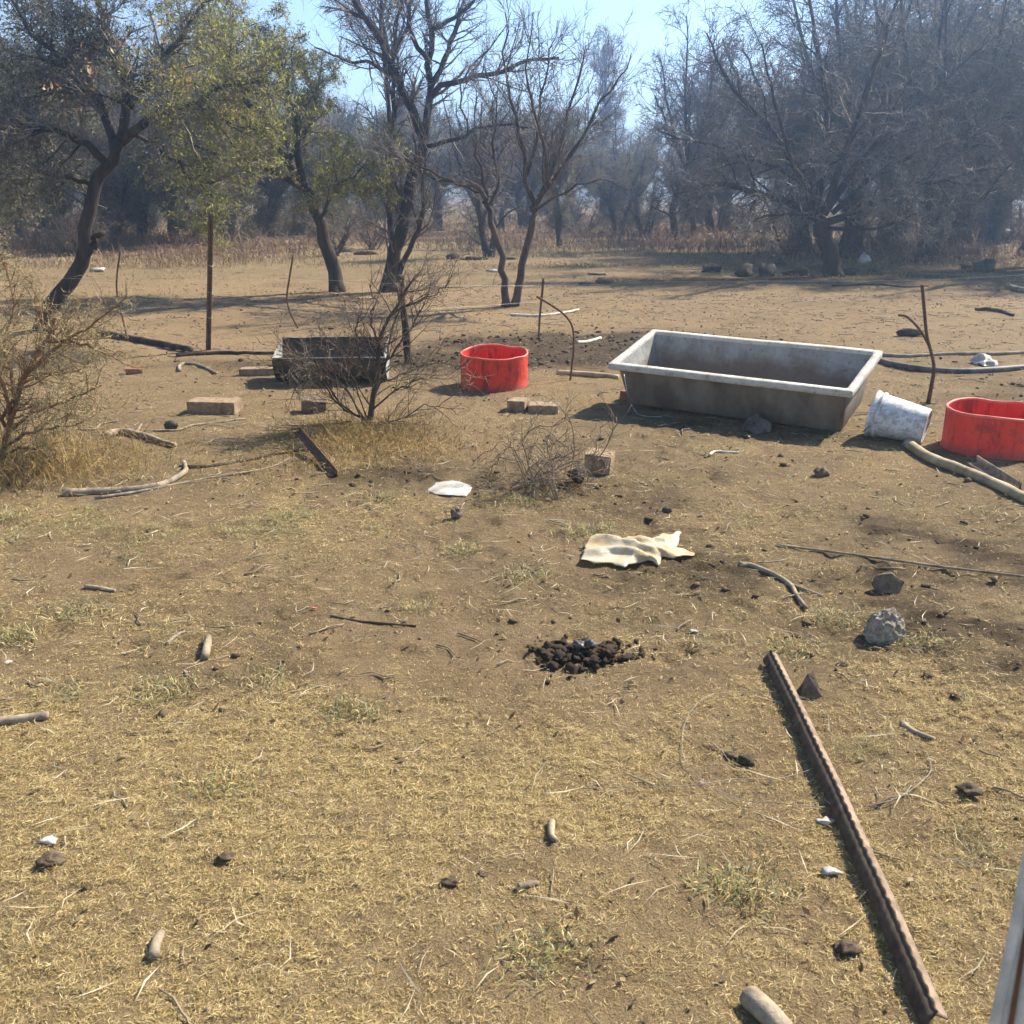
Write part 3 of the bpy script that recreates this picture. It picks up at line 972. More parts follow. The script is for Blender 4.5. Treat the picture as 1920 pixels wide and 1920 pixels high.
# --- shared meshes for the thicket behind: variants built once at the origin, copied with obj.copy()
def make_variant(kind, seed):
    rg = np.random.default_rng(seed)
    if kind == 'bare':
        h = 5.5
        nt = rg.integers(1, 3)
        L = []
        for k in range(nt):
            x0 = (k - .5 * (nt - 1)) * .35
            top = A([x0 + rg.normal(0, .4), rg.normal(0, .3), 2.0])
            L.append((A([[x0 * .4, 0, -.05], [x0 + rg.normal(0, .15), rg.normal(0, .1), 1.0], top]), .15, .10, True))
            for j in range(5):
                a = rg.uniform(0, 6.28); sp = rg.uniform(.7, 2.0)
                L.append((A([top, top + [math.cos(a) * sp * .5, math.sin(a) * sp * .5, rg.uniform(.7, 1.3)], top + [math.cos(a) * sp, math.sin(a) * sp, rg.uniform(1.6, 3.6)]]), .075, .018))
        spec = dict(levels=[dict(n=60, len=1.3, ang=.75, wander=.2, trop=(0, 0, .03), seg=5, rmin=.012, mixsrc=True, t0=.3),
                            dict(n=420, len=.85, ang=.8, wander=.25, trop=(0, 0, 0), seg=4, rmin=.008),
                            dict(n=3600, len=.5, ang=.8, wander=.28, trop=(0, 0, 0), seg=3, rmin=.006)])
    elif kind == 'leafy':
        L = []
        for k in range(3):
            a = rg.uniform(0, 6.28)
            top = A([math.cos(a) * .6, math.sin(a) * .4, 1.7])
            L.append((A([[.15 * math.cos(a), .1 * math.sin(a), -.05], top * [.5, .5, .55], top]), .13, .08, True))
            for j in range(5):
                a2 = rg.uniform(0, 6.28); sp = rg.uniform(.6, 1.9)
                L.append((A([top, top + [math.cos(a2) * sp * .5, math.sin(a2) * sp * .5, rg.uniform(.4, 1.0)], top + [math.cos(a2) * sp, math.sin(a2) * sp, rg.uniform(.8, 2.6)]]), .07, .016))
        spec = dict(levels=[dict(n=60, len=1.1, ang=.8, wander=.2, trop=(0, 0, 0), seg=5, rmin=.010, mixsrc=True, t0=.3),
                            dict(n=340, len=.7, ang=.8, wander=.25, trop=(0, 0, -.03), seg=4, rmin=.007),
                            dict(n=1300, len=.42, ang=.8, wander=.25, trop=(0, 0, -.06), seg=3, rmin=.005)],
                    leaf=dict(n=38000, size=.042, aspect=.30, spread=.09, pal=[(.15, .145, .085), (.18, .165, .10), (.115, .115, .07), (.21, .185, .115)]))
    elif kind == 'dense':
        L = []
        for k in range(2):
            top = A([rg.normal(0, .35), rg.normal(0, .3), 1.9])
            L.append((A([[(k - .5) * .3, 0, -.05], top * [.6, .6, .5], top]), .17, .11, True))
            for j in range(8):
                a = rg.uniform(0, 6.28); sp = rg.uniform(.8, 2.3)
                L.append((A([top, top + [math.cos(a) * sp * .5, math.sin(a) * sp * .5, rg.uniform(.7, 1.4)], top + [math.cos(a) * sp, math.sin(a) * sp, rg.uniform(1.0, 4.0)]]), .08, .018))
        spec = dict(levels=[dict(n=110, len=1.3, ang=.75, wander=.2, trop=(0, 0, .02), seg=5, rmin=.010, mixsrc=True, t0=.2),
                            dict(n=800, len=.8, ang=.8, wander=.25, trop=(0, 0, -.02), seg=4, rmin=.006),
                            dict(n=9500, len=.5, ang=.8, wander=.3, trop=(0, 0, -.03), seg=3, rmin=.005)],
                    leaf=dict(n=26000, size=.026, aspect=.25, spread=.1, pal=[(.20, .19, .13), (.16, .16, .11), (.24, .215, .15)]))
    elif kind == 'bush':
        L = []
        for k in range(9):
            a = rg.uniform(0, 6.28); sp = rg.uniform(.5, 1.2)
            L.append((A([[rg.normal(0, .12), rg.normal(0, .12), -.03], [math.cos(a) * sp * .5, math.sin(a) * sp * .5, .7], [math.cos(a) * sp, math.sin(a) * sp, rg.uniform(1.1, 2.0)]]), .035, .01))
        spec = dict(levels=[dict(n=70, len=.7, ang=.7, wander=.25, trop=(0, 0, .02), seg=4, rmin=.007, mixsrc=True),
                            dict(n=420, len=.5, ang=.8, wander=.28, trop=(0, 0, -.02), seg=4, rmin=.005),
                            dict(n=1700, len=.32, ang=.8, wander=.28, trop=(0, 0, -.03), seg=3, rmin=.004)])
    else:  # poplar: narrow, upright
        L = [(A([[0, 0, -.05], [.05, 0, 3], [0, .05, 6], [.05, 0, 9.2]]), .16, .02, True)]
        for j in range(26):
            z = rg.uniform(1.6, 7.5); a = rg.uniform(0, 6.28); sp = rg.uniform(.5, 1.3) * (1 - .06 * z)
            L.append((A([[0, 0, z], [math.cos(a) * sp * .7, math.sin(a) * sp * .7, z + .7], [math.cos(a) * sp, math.sin(a) * sp, z + 1.9]]), .045, .012))
        spec = dict(levels=[dict(n=120, len=1.0, ang=.5, wander=.14, trop=(0, 0, .12), seg=4, rmin=.012, mixsrc=True),
                            dict(n=600, len=.7, ang=.5, wander=.16, trop=(0, 0, .1), seg=3, rmin=.009),
                            dict(n=2200, len=.5, ang=.55, wander=.18, trop=(0, 0, .06), seg=3, rmin=.007)],
                    leaf=dict(n=9000, size=.06, aspect=.4, spread=.1, pal=[(.26, .21, .18), (.22, .18, .15), (.30, .25, .20)]))
    return tree_parts(L, spec, seed + 100, (0, 0, 0))


VAR = {}
for kind, seeds in (('bare', (21, 22, 23)), ('leafy', (31, 32)), ('bush', (41, 42)), ('poplar', (51,)), ('dense', (71, 72))):
    VAR[kind] = [make_variant(kind, s) for s in seeds]
VAR_TW = dict(dense='twig', bare='twig', leafy='twig', bush='twig_warm', poplar='twig')


def plant(name, kind, i, x, y, s, label, cat='tree', group=None, rz=None, lean=0.0, sx=1.0, bark='bark'):
    tr, cr, lf = VAR[kind][i % len(VAR[kind])]
    t = thing(name, (x, y, float(soil_z(x, y)) - .02 + (max(0, math.hypot(x, y) - 70) * .002)), label, cat, group)
    t.scale = (s * sx, s * sx, s)
    t.rotation_euler = (0, lean, random.uniform(0, 6.28) if rz is None else rz)
    for nm, me, mt in (('trunk', tr, bark), ('crown', cr, VAR_TW[kind]), ('foliage', lf, 'leaf')):
        if me is None: continue
        o = bpy.data.objects.new(nm, me); COL.objects.link(o); o.parent = t
        if not me.materials: me.materials.append(M[mt])
    return t


def at_px(px, py):
    g = G(px, py)
    return float(g[0]), float(g[1])


# trees one can single out
SING = [
    ('thorn_tree', 'leafy', 0, (328, 456), 1.0, 'thick upright trunk amid the stems left of the steel fence post', 1.0),
    ('thorn_tree', 'leafy', 1, (262, 454), .95, 'many-stemmed dark tree behind the snaking left trunk', 1.0),
    ('thorn_tree', 'leafy', 0, (425, 452), 1.0, 'tree with low curved stems right behind the steel fence post', 1.1),
    ('thorn_tree', 'leafy', 1, (503, 453), .9, 'small forked tree behind the left-leaning green-crowned tree', 1.0),
    ('thorn_tree', 'leafy', 1, (8, 462), 1.25, 'thick dark trunk at the left edge of the photo', 1.0),
    ('bare_tree', 'bare', 0, (45, 466), .9, 'thin crooked stem beside the dark trunk at the left edge', .9),
    ('bare_tree', 'bare', 1, (917, 482), .85, 'straight trunk standing behind the V-forked young tree', .8),
    ('ivy_tree', 'leafy', 1, (1052, 462), .95, 'dark overgrown tree right behind the V-forked young tree', .6),
    ('bare_tree', 'bare', 2, (1276, 466), 1.15, 'slender bare tree under the gap of sky', .75),
    ('tall_tree', 'dense', 0, (1592, 482), 1.35, 'tall dense grey tree right behind the wide bare tree', .9),
    ('bare_tree', 'dense', 1, (1858, 452), 1.5, 'tall bare tree by the rubble pen at the right edge', 1.0),
    ('bare_tree', 'dense', 1, (1738, 490), 1.15, 'dark double trunk between the wide bare tree and the rubble pen', .9),
    ('bare_tree', 'bare', 2, (1915, 480), 1.2, 'dark trunk cut by the right edge of the photo', .9),
    ('sapling', 'bush', 0, (1478, 484), 1.1, 'small curved sapling left of the wide bare tree', .8),
    ('bare_tree', 'bare', 1, (1340, 452), 1.2, 'bare tree just left of the wide tree, its trunk thin', .9),
    ('thorn_tree', 'leafy', 0, (640, 430), 1.15, 'hazy green tree seen between the leaning trunk and the tall bare tree', 1.0),
    ('thorn_tree', 'leafy', 1, (700, 425), 1.0, 'grey-green tree behind the tall bare tree', 1.1),
    ('poplar', 'poplar', 0, (1128, 415), 1.05, 'tall narrow pinkish grey tree rising into the sky gap', 1.25),
    ('poplar', 'poplar', 0, (1318, 412), .78, 'shorter narrow grey tree right of the sky gap', 1.2),
    ('drooping_bush', 'bush', 1, (1208, 452), 1.15, 'dark bush with drooping twigs left of the slender bare tree', .8),
    ('dense_tree', 'dense', 0, (1500, 472), 1.2, 'dense grey twiggy tree directly behind the left half of the wide bare tree', 1.0),
    ('dense_tree', 'dense', 1, (1668, 468), 1.45, 'tall dense grey tree behind the right half of the wide bare tree', 1.0),
    ('dense_tree', 'dense', 0, (1800, 474), 1.5, 'dense tall tree left of the rubble pen', 1.0),
    ('dense_tree', 'dense', 1, (1980, 500), 1.35, 'dense tree leaning in over the right edge', 1.0),
    ('thorn_tree', 'leafy', 1, (-60, 530), 1.15, 'dark leafy tree reaching in from the left edge', 1.1),
    ('thorn_tree', 'leafy', 0, (150, 470), 1.25, 'dark leafy tree right behind the snaking left trunk', 1.0),
    ('thorn_tree', 'dense', 1, (385, 462), 1.25, 'tall twiggy tree behind the olive green crown', 1.0),
    ('dense_tree', 'dense', 0, (560, 440), 1.1, 'grey twiggy tree between the leaning trunk and the curved stems', 1.2),
    ('dense_tree', 'dense', 1, (210, 448), 1.15, 'grey twiggy tree left of the thick left trunk', 1.2),
    ('dense_tree', 'dense', 0, (820, 432), .95, 'grey twiggy tree right of the tall bare tree', 1.2),
    ('dense_tree', 'dense', 1, (985, 436), .9, 'grey twiggy tree seen through the V-forked tree', 1.2),
    ('dense_tree', 'dense', 0, (1165, 434), .85, 'grey twiggy tree left of the drooping bush', 1.1),
    ('dense_tree', 'dense', 1, (90, 452), 1.1, 'grey twiggy tree behind the thin crooked stem', 1.2),
    ('bush', 'bush', 0, (1650, 466), .75, 'ginger twiggy bush behind the white bag', 1.5),
]
for nm, kd, i, pp, s, lab, sx in SING:
    x, y = at_px(*pp)
    plant(nm, kd, i, x, y, s, lab, 'bush' if 'bush' in nm else 'tree', sx=sx)

# the thicket behind
rt = random.Random(5)
k = 0
for row, (y0, n, smin, smax) in enumerate(((36, 9, .8, 1.0), (44, 13, .85, 1.15), (56, 15, 1.0, 1.3), (75, 16, 1.25, 1.7))):
    for j in range(n):
        u = -1 + 2 * (j + .5 + rt.uniform(-.35, .35)) / n
        x = u * .60 * y0; y = y0 + rt.uniform(-3, 3)
        px = 960 + 1850 * x / (y * CP)
        kd = rt.choice(['leafy', 'dense', 'dense', 'bare'] if x > 0 else ['leafy', 'leafy', 'dense', 'bare'])
        s = rt.uniform(smin, smax)
        if 1130 < px < 1330: s *= .72          # the gap of sky
        if 820 < px < 1130: s *= .85
        plant('thicket_tree', kd, k, x, y, s, 'one of the grey trees massed in the thicket behind the clearing', 'tree', 'trees of the thicket behind the clearing', sx=1.1); k += 1
for j in range(40):
    y = rt.uniform(27, 52); x = rt.uniform(-.58, .58) * y
    if y < 30 and -1 < x < 6: y += 8
    plant('undergrowth_bush', 'bush', j, x, y, rt.uniform(.45, .8), 'one of the low twiggy bushes along the foot of the thicket', 'bush', 'low bushes at the foot of the thicket', sx=1.3)

# far-off wood that closes the view: one mass
def far_wood():
    rg = np.random.default_rng(77)
    n = 17000
    x = rg.uniform(-95, 95, n); y = rg.uniform(88, 130, n)
    top = 4.6 + 3.0 * fbm(x * .12, y * .05, 201, 3)
    z = rg.random(n) ** .8 * top
    c = np.stack([x, y, z + .3], -1)
    a = rg.normal(0, 1, (n, 3)); a /= np.linalg.norm(a, axis=1, keepdims=True)
    b = np.cross(a, rg.normal(0, 1, (n, 3))); b /= np.linalg.norm(b, axis=1, keepdims=True)
    s = rg.uniform(.22, .65, n)[:, None]
    V = np.stack([c - a * s, c + b * s * .3, c + a * s, c - b * s * .3], 1).reshape(-1, 3)
    C = np.repeat(A([[.12, .11, .08], [.15, .13, .095], [.09, .09, .06]])[rg.integers(0, 3, n)], 4, axis=0)
    mb = MB(); mb.add(V, np.arange(n * 4).reshape(-1, 4), None, C)
    put('far_wood', mb.build('far_wood'), M['leaf'], label='far-off grey wood closing the view behind the thicket', cat='wood', kind='stuff')


far_wood()


# ================================================================== SHRUBS
def shrub_left():
    rg = np.random.default_rng(61)
    g = G(5, 862); L = []
    d = g[1]
    def pth(pts, dd=0): return path(d, pts, dd)
    main = [(5, 870), (15, 810), (28, 760), (50, 700), (85, 640), (110, 590)]
    p = pth(main); p[0, 2] = -.02
    L.append((p, .022, .008))
    for pts, dd in (([(28, 760), (20, 700), (10, 640), (25, 560), (10, 490)], .3), ([(10, 800), (-30, 700), (-50, 600), (-40, 500)], -.2), ([(50, 700), (110, 650), (170, 610), (235, 560)], -.4), ([(40, 720), (90, 700), (150, 690), (200, 640)], .3),
                    ([(15, 810), (70, 770), (130, 750), (190, 720)], -.4), ([(0, 790), (60, 690), (80, 600), (60, 520)], .4), ([(5, 840), (60, 810), (110, 800), (150, 790)], -.5), ([(-10, 850), (-60, 780), (-90, 690), (-120, 600)], .1), ([(85, 640), (120, 640), (170, 650), (210, 670)], -.3),
                    ([(0, 860), (40, 840), (80, 850), (120, 870)], -.4), ([(20, 780), (5, 720), (-15, 660), (0, 580)], -.5)):
        L.append((pth(pts, dd), .012, .004))
    spec = dict(wob=.01, levels=[dict(n=170, len=.36, ang=.8, wander=.18, trop=(0, 0, .03), seg=5, rmin=.0035, mixsrc=True, t0=.05),
                        dict(n=1100, len=.2, ang=.9, wander=.2, trop=(0, 0, 0), seg=4, rmin=.0022),
                        dict(n=6500, len=.055, ang=1.2, wander=.05, trop=(0, 0, 0), seg=2, rmin=.0018, taper=.1)],
                leaf=dict(n=15000, size=.0075, aspect=.35, spread=.014, pal=[(.36, .28, .11), (.27, .23, .09), (.44, .35, .17), (.18, .15, .07)]))
    make_tree('thorn_shrub', 'olive thorny shrub with orange-brown stem at the left edge', L, spec, 62, 'shrub', 'stem_orange', 'twig_straw')


shrub_left()


def shrub_mid():
    p0, d = trunk_path([(688, 800), (700, 745), (712, 690), (708, 640), (735, 590), (765, 545), (782, 520)])
    L = [(p0, .024, .006),
         (path(d, [(700, 745), (722, 690), (728, 640), (745, 590), (750, 545)], .2), .012, .004),
         (path(d, [(705, 735), (690, 700), (670, 660), (668, 620), (672, 590)], -.2), .010, .003),
         (path(d, [(712, 690), (740, 660), (765, 620), (790, 585), (805, 545)], .25), .010, .003),
         (path(d, [(695, 770), (740, 735), (780, 715), (820, 700)], -.2), .008, .002),
         (path(d, [(708, 640), (695, 600), (700, 560), (694, 530)], .1), .009, .003),
         (path(d, [(735, 590), (770, 570), (810, 555), (840, 530)], -.3), .008, .002),
         (path(d, [(690, 790), (650, 770), (620, 740), (590, 700), (560, 672)], -.25), .009, .003),
         (path(d, [(690, 790), (640, 760), (600, 690), (580, 668), (545, 690), (537, 705), (555, 738)], -.4), .007, .003),
         (path(d, [(690, 795), (640, 720), (600, 680), (560, 676), (520, 668)], -.1), .006, .002),
         (path(d, [(685, 800), (650, 730), (610, 708), (580, 715), (560, 740)], -.45), .006, .002),
         (path(d, [(690, 790), (665, 720), (650, 680), (655, 655), (610, 646)], .0), .006, .0025),
         (path(d, [(680, 800), (640, 800), (600, 830), (560, 860)], -.3), .008, .003),
         (path(d, [(690, 800), (740, 790), (800, 760), (850, 770)], -.4), .006, .002),
         (path(d, [(705, 720), (760, 700), (820, 680), (870, 690)], .2), .006, .002)]
    spec = dict(wob=.012, levels=[dict(n=170, len=.42, ang=.7, wander=.16, trop=(0, 0, .06), seg=6, rmin=.003, mixsrc=True, t0=.1),
                        dict(n=850, len=.24, ang=.75, wander=.2, trop=(0, 0, .03), seg=4, rmin=.002),
                        dict(n=2200, len=.10, ang=.8, wander=.2, trop=(0, 0, 0), seg=3, rmin=.0014)])
    make_tree('bare_bush', 'leafless dark bush with arching stems in front of the drum trough', L, spec, 64, 'bush', 'bark_warm', 'twig_warm')
    # small dead tangle to its right
    g = G(1025, 915); L = []; rg = np.random.default_rng(66)
    for j in range(20):
        a = rg.uniform(0, 6.28); sp = rg.uniform(.12, .42); h = rg.uniform(.02, .22)
        e = g + [math.cos(a) * sp * 1.2, math.sin(a) * sp * .7, rg.uniform(.02, .25)]
        m = (g + e) / 2 + [rg.normal(0, .05), rg.normal(0, .05), h]
        L.append((A([g + [rg.normal(0, .16), rg.normal(0, .12), 0], m, e]), .0034, .0018))
    L.append((path(g[1], [(1070, 900), (1075, 820), (1055, 770), (1042, 745)], .1), .004, .0015))
    L.append((path(g[1], [(1100, 890), (1120, 830), (1128, 790)], .1), .004, .0015))
    L.append((path(g[1], [(1110, 880), (1145, 820), (1150, 785), (1140, 762)], .2), .004, .0012))
    L.append((path(g[1], [(1000, 900), (980, 830), (1000, 805), (1060, 790), (1100, 830)], -.1), .004, .0012))
    spec = dict(wob=.012, levels=[dict(n=80, len=.26, ang=.8, wander=.2, trop=(0, 0, -.03), seg=5, rmin=.0024, mixsrc=True),
                        dict(n=420, len=.17, ang=.9, wander=.24, trop=(0, 0, -.03), seg=4, rmin=.0017), dict(n=260, len=.08, ang=.9, wander=.2, seg=2, rmin=.0012)])
    make_tree('dead_bramble', 'low tangle of dead thorny twigs left of the square block', L, spec, 67, 'bush', 'twig_warm', 'twig_warm')


shrub_mid()


# ================================================================== TROUGHS, TUBS, BUCKET
def rrect(lx, ly, r, n=5):
    pts = []
    for cx, cy, a0 in ((lx / 2 - r, -ly / 2 + r, -90), (lx / 2 - r, ly / 2 - r, 0), (-lx / 2 + r, ly / 2 - r, 90), (-lx / 2 + r, -ly / 2 + r, 180)):
        for j in range(n + 1):
            a = R(a0 + 90 * j / n)
            pts.append((cx + r * math.cos(a), cy + r * math.sin(a)))
    return A(pts)


def loft(loops, closed_end=None, closed_start=False):
    """loops: list of (k,3); returns V,q,t"""
    k = len(loops[0]); m = len(loops)
    V = np.concatenate(loops)
    idx = np.arange(k * m).reshape(m, k)
    q = np.stack([idx[:-1], np.roll(idx[:-1], -1, 1), np.roll(idx[1:], -1, 1), idx[1:]], -1).reshape(-1, 4)
    t = []
    if closed_end:
        V = np.vstack([V, loops[-1].mean(0)]); c = len(V) - 1
        for j in range(k): t.append((idx[-1, j], idx[-1, (j + 1) % k], c))
    if closed_start:
        V = np.vstack([V, loops[0].mean(0)]); c = len(V) - 1
        for j in range(k): t.append((idx[0, (j + 1) % k], idx[0, j], c))
    return V, q, (np.array(t) if t else None)


def ring3(xy, z): return np.column_stack([xy, np.full(len(xy), z)])


def long_loop(lx, ly, r, z, seg=14, wob=0, seed=0):
    """rounded rectangle with extra points along the long sides so that walls can bulge"""
    p = rrect(lx, ly, r, 4)
    out = []
    for i in range(len(p)):
        a, b = p[i], p[(i + 1) % len(p)]
        L = np.linalg.norm(b - a); m = max(1, int(L / .12))
        for j in range(m): out.append(a + (b - a) * j / m)
    out = A(out)
    nz = A([[mnoise.noise(Vector((q[0] * 2.1, q[1] * 2.1, seed + 3))), mnoise.noise(Vector((q[0] * 2.1, q[1] * 2.1, seed + 9))), mnoise.noise(Vector((q[0] * 1.7, q[1] * 1.7, seed + 17)))] for q in out])
    res = ring3(out, z)
    return res + nz * wob


def build_trough():
    L, Wt, D = 1.87, .83, .36
    c = (1.757, 7.52, .44)
    t = thing('water_trough', c, 'long grey rectangular water trough with pale flanged rim', 'trough')
    t.rotation_euler = (Matrix.Rotation(R(-32.2), 4, 'Z') @ Matrix.Rotation(R(12.2), 4, 'X') @ Matrix.Rotation(R(.9), 4, 'Y')).to_euler()
    il, iw = L - .10, Wt - .10
    def lp(lx, ly, z, r=.05, w=.005, sd=0):
        # same sample count on every loop: corner arcs plus evenly split straights
        p = rrect(lx, ly, r, 5)
        q = []
        for i in range(len(p)):
            q.append(p[i])
            if i % 6 == 5:
                b_ = p[(i + 1) % len(p)]; m_ = 9 if i in (5, 17) else 18
                for j_ in range(1, m_): q.append(p[i] + (b_ - p[i]) * j_ / m_)
        q = A(q)
        nz = A([mnoise.noise(Vector((a * 1.9, b * 1.9, sd))) for a, b in q / [L, Wt]])
        o = ring3(q, z); o[:, 2] += nz * w * 1.5; o[:, 1] += nz * w
        return o
    outer = [lp(L - .20, Wt - .25, -D, .04), lp(L - .18, Wt - .225, -D + .012, .05), lp(L - .145, Wt - .16, -.19, .04), lp(L - .115, Wt - .10, -.042, .03)]
    inner = [lp(il, iw, -.001, .02), lp(L - .19, Wt - .18, -.17, .04), lp(L - .27, Wt - .27, -D + .055, .06), lp(L - .34, Wt - .34, -D + .035, .07)]
    mb = MB()
    V, q, tr = loft(outer, closed_start=True)
    put('outer_wall', mesh_np('outer_wall', V, q, tr), M['trough_out'], parent=t)
    V, q, tr = loft(inner, closed_end=True)
    put('basin', mesh_np('basin', V, q, tr), M['trough'], parent=t)
    rim = [lp(L - .112, Wt - .098, -.046, .05), lp(L - .006, Wt - .006, -.036, .008), lp(L, Wt, -.032, .008), lp(L, Wt, .008, .008), lp(L - .008, Wt - .008, .012, .008), lp(il + .004, iw + .004, .012, .02), lp(il - .006, iw - .006, .006, .02), lp(il - .006, iw - .006, -.02, .02)]
    V, q, tr = loft(rim)
    put('rim', mesh_np('rim', V, q, None, None, False), M['trough_rim'], parent=t)
    a = np.linspace(0, 2 * np.pi, 17)
    ringp = np.stack([.72 + .022 * np.cos(a), np.full(17, -.300) + .02 * np.sin(a), np.full(17, -.12)], -1)
    put('ring', MB().tube(ringp, .004, 5).build('ring', smooth=True), M['galv'], parent=t)
    # a bent wire hangs over the near wall
    w = smooth_path(A([G(1170, 702, .33), G(1176, 735, .2), G(1185, 760, .08), G(1200, 778, .02), G(1240, 782, .02)]), 22)
    put('bent_wire', MB().tube(w, .003, 5).build('bent_wire', w[0], True), M['galv'], tuple(w[0]), label='bent wire hanging down the near left end of the trough', cat='wire')


build_trough()


def build_drum_trough():
    # half of a steel drum lying open towards the camera
    Lg, r = 1.0, .275
    cpt = A([-1.64, 9.02, .268])
    t = thing('drum_trough', (cpt[0], cpt[1], 0), 'halved steel drum used as a small trough behind the bare bush', 'trough')
    t.rotation_euler = (0, 0, R(2.5))
    n = 22; a0, a1 = R(180 + 4), R(360 + 20)      # from front rim under the belly to the back rim
    an = np.linspace(a0, a1, n)
    xs = np.linspace(-Lg / 2, Lg / 2, 16)
    def sheet(rad):
        V = []
        for x in xs:
            for k_, a in enumerate(an):
                rr = rad + .006 * mnoise.noise(Vector((x * 4, a * 2, 1.3))) + (.004 if abs(abs(x) - .17) < .04 else 0)
                lift = .012 * mnoise.noise(Vector((x * 5, 7.1, 0))) if k_ in (0, n - 1) else 0
                V.append((x, math.cos(a) * rr, .268 + math.sin(a) * rr * .96 + lift))
        V = A(V); i = np.arange(len(V)).reshape(16, n)
        return V, np.stack([i[:-1, :-1], i[1:, :-1], i[1:, 1:], i[:-1, 1:]], -1).reshape(-1, 4), i
    mb = MB()
    Vo, qo, i = sheet(r); Vi, qi, _ = sheet(r - .006)
    mb.add(Vo, qo); mb.add(Vi, qi[:, ::-1])
    off = len(Vo)
    e = []
    for j in range(15):
        e.append((i[j, 0], i[j + 1, 0], off + i[j + 1, 0], off + i[j, 0])); e.append((i[j, n - 1], off + i[j, n - 1], off + i[j + 1, n - 1], i[j + 1, n - 1]))
    V = np.vstack([Vo, Vi]); q = np.vstack([qo, qi[:, ::-1] + off, A(e).astype(int)])
    put('shell', mesh_np('shell', V, q, None, None, True), M['drum_out'], parent=t)
    rimp = np.stack([xs, Vo[i[:, 0], 1], Vo[i[:, 0], 2]], -1)
    put('rim', MB().tube(rimp, .006, 6).build('rim', smooth=True), M['drum_rim'], parent=t)
    rimp = np.stack([xs, Vo[i[:, n - 1], 1], Vo[i[:, n - 1], 2]], -1)
    put('rim', MB().tube(rimp, .005, 6).build('rim', smooth=True), M['drum_rim'], parent=t)
    for s in (-1, 1):
        # end disc, cut along the same chord, slightly domed
        loops = []
        for f, dx in ((1.0, 0), (.97, .004), (.6, -.012), (.02, -.014)):
            cz = (.268 + .03)
            pts = [(s * (Lg / 2 - .004 + dx), math.cos(a) * (r - .003) * f, cz + (.268 + math.sin(a) * (r - .003) * .96 - cz) * f) for a in an]
            loops.append(A(pts))
        Vv = np.concatenate(loops); ii = np.arange(len(Vv)).reshape(4, n)
        qq = np.stack([ii[:-1, :-1], ii[:-1, 1:], ii[1:, 1:], ii[1:, :-1]], -1).reshape(-1, 4)
        tt = [(ii[0, n - 1], ii[0, 0], ii[3, 0]), ]
        put('end_plate', mesh_np('end_plate', Vv, qq, np.array(tt), None, True), M['drum_end'], parent=t)


M['drum_out'] = simple('drum_sheet', (.045, .037, .030), (.10, .078, .058), 7, .75, .3, 30, .004, metal=.1)
M['drum_rim'] = simple('drum_cut_edge', (.16, .145, .125), (.36, .335, .30), 20, .6, .2, 60, .002)
M['drum_end'] = simple('drum_end_sunlit', (.20, .20, .185), (.40, .40, .375), 9, .7, .2, 40, .003)  # paler than the shell: sunlight on the end plates put into the colour
build_drum_trough()


def build_tub(loc, r, h, seed, label, mat, wave=.014, oval=1.0, rz=0.0, tilt=0.0):
    t = thing('red_tub', loc, label, 'tub', 'cut red plastic drums')
    t.rotation_euler = (tilt, 0, rz)
    k = 72
    a = np.arange(k) * 2 * np.pi / k
    wob = A([mnoise.noise(Vector((math.cos(x) * 1.4, math.sin(x) * 1.4, seed))) for x in a])
    wob2 = A([mnoise.noise(Vector((math.cos(x) * 2.2, math.sin(x) * 2.2, seed + 5))) for x in a])
    def lp(f, z, top=0.0):
        rr = r * f * (1 + .022 * wob2 * (z / h))
        return np.stack([np.cos(a) * rr * oval, np.sin(a) * rr / oval, z + wob * wave * 1.5 * top], -1)
    mb = MB()
    out = [lp(.985, 0), lp(1.03, .006), lp(1.03, .018), lp(1.0, .034), lp(1.0, h * .35, .2), lp(1.0, h * .7, .6), lp(1.0, h - .012, 1)]
    inn = [lp(.965, h - .012, 1), lp(.965, h * .5, .4), lp(.96, .05), lp(.92, .022)]
    V, q, tr = loft(out, closed_start=True); mb.add(V, q, tr)
    V, q, tr = loft(inn, closed_end=True); mb.add(V, q, tr)
    put('wall', mb.build('wall', smooth=True), mat, parent=t)
    ri = [lp(1.0, h - .013, 1), lp(1.012, h - .008, 1), lp(1.012, h - .001, 1), lp(1.0, h + .003, 1), lp(.97, h + .003, 1), lp(.958, h - .002, 1), lp(.963, h - .013, 1)]
    V, q, tr = loft(ri)
    put('rim', mesh_np('rim', V, q, None, None, True), M['red_rim'], parent=t)
    return t


M['red_a'] = red_material('stained_red_plastic', 0)
M['red_b'] = red_material('streaked_red_plastic', 21)
M['red_rim'] = simple('faded_red_edge', (.55, .07, .045), (.72, .20, .15), 12, .55, .2, 50, .003, spec=.4)
build_tub((-.16, 8.76, .0), .292, .305, 2.0, 'black-stained red plastic tub standing between the drum trough and the grey trough', M['red_a'], .012, 1.02, 0, R(4))
build_tub((3.22, 6.44, .0), .312, .285, 9.0, 'streaked red plastic tub beside the white bucket at the right edge', M['red_b'], .012)


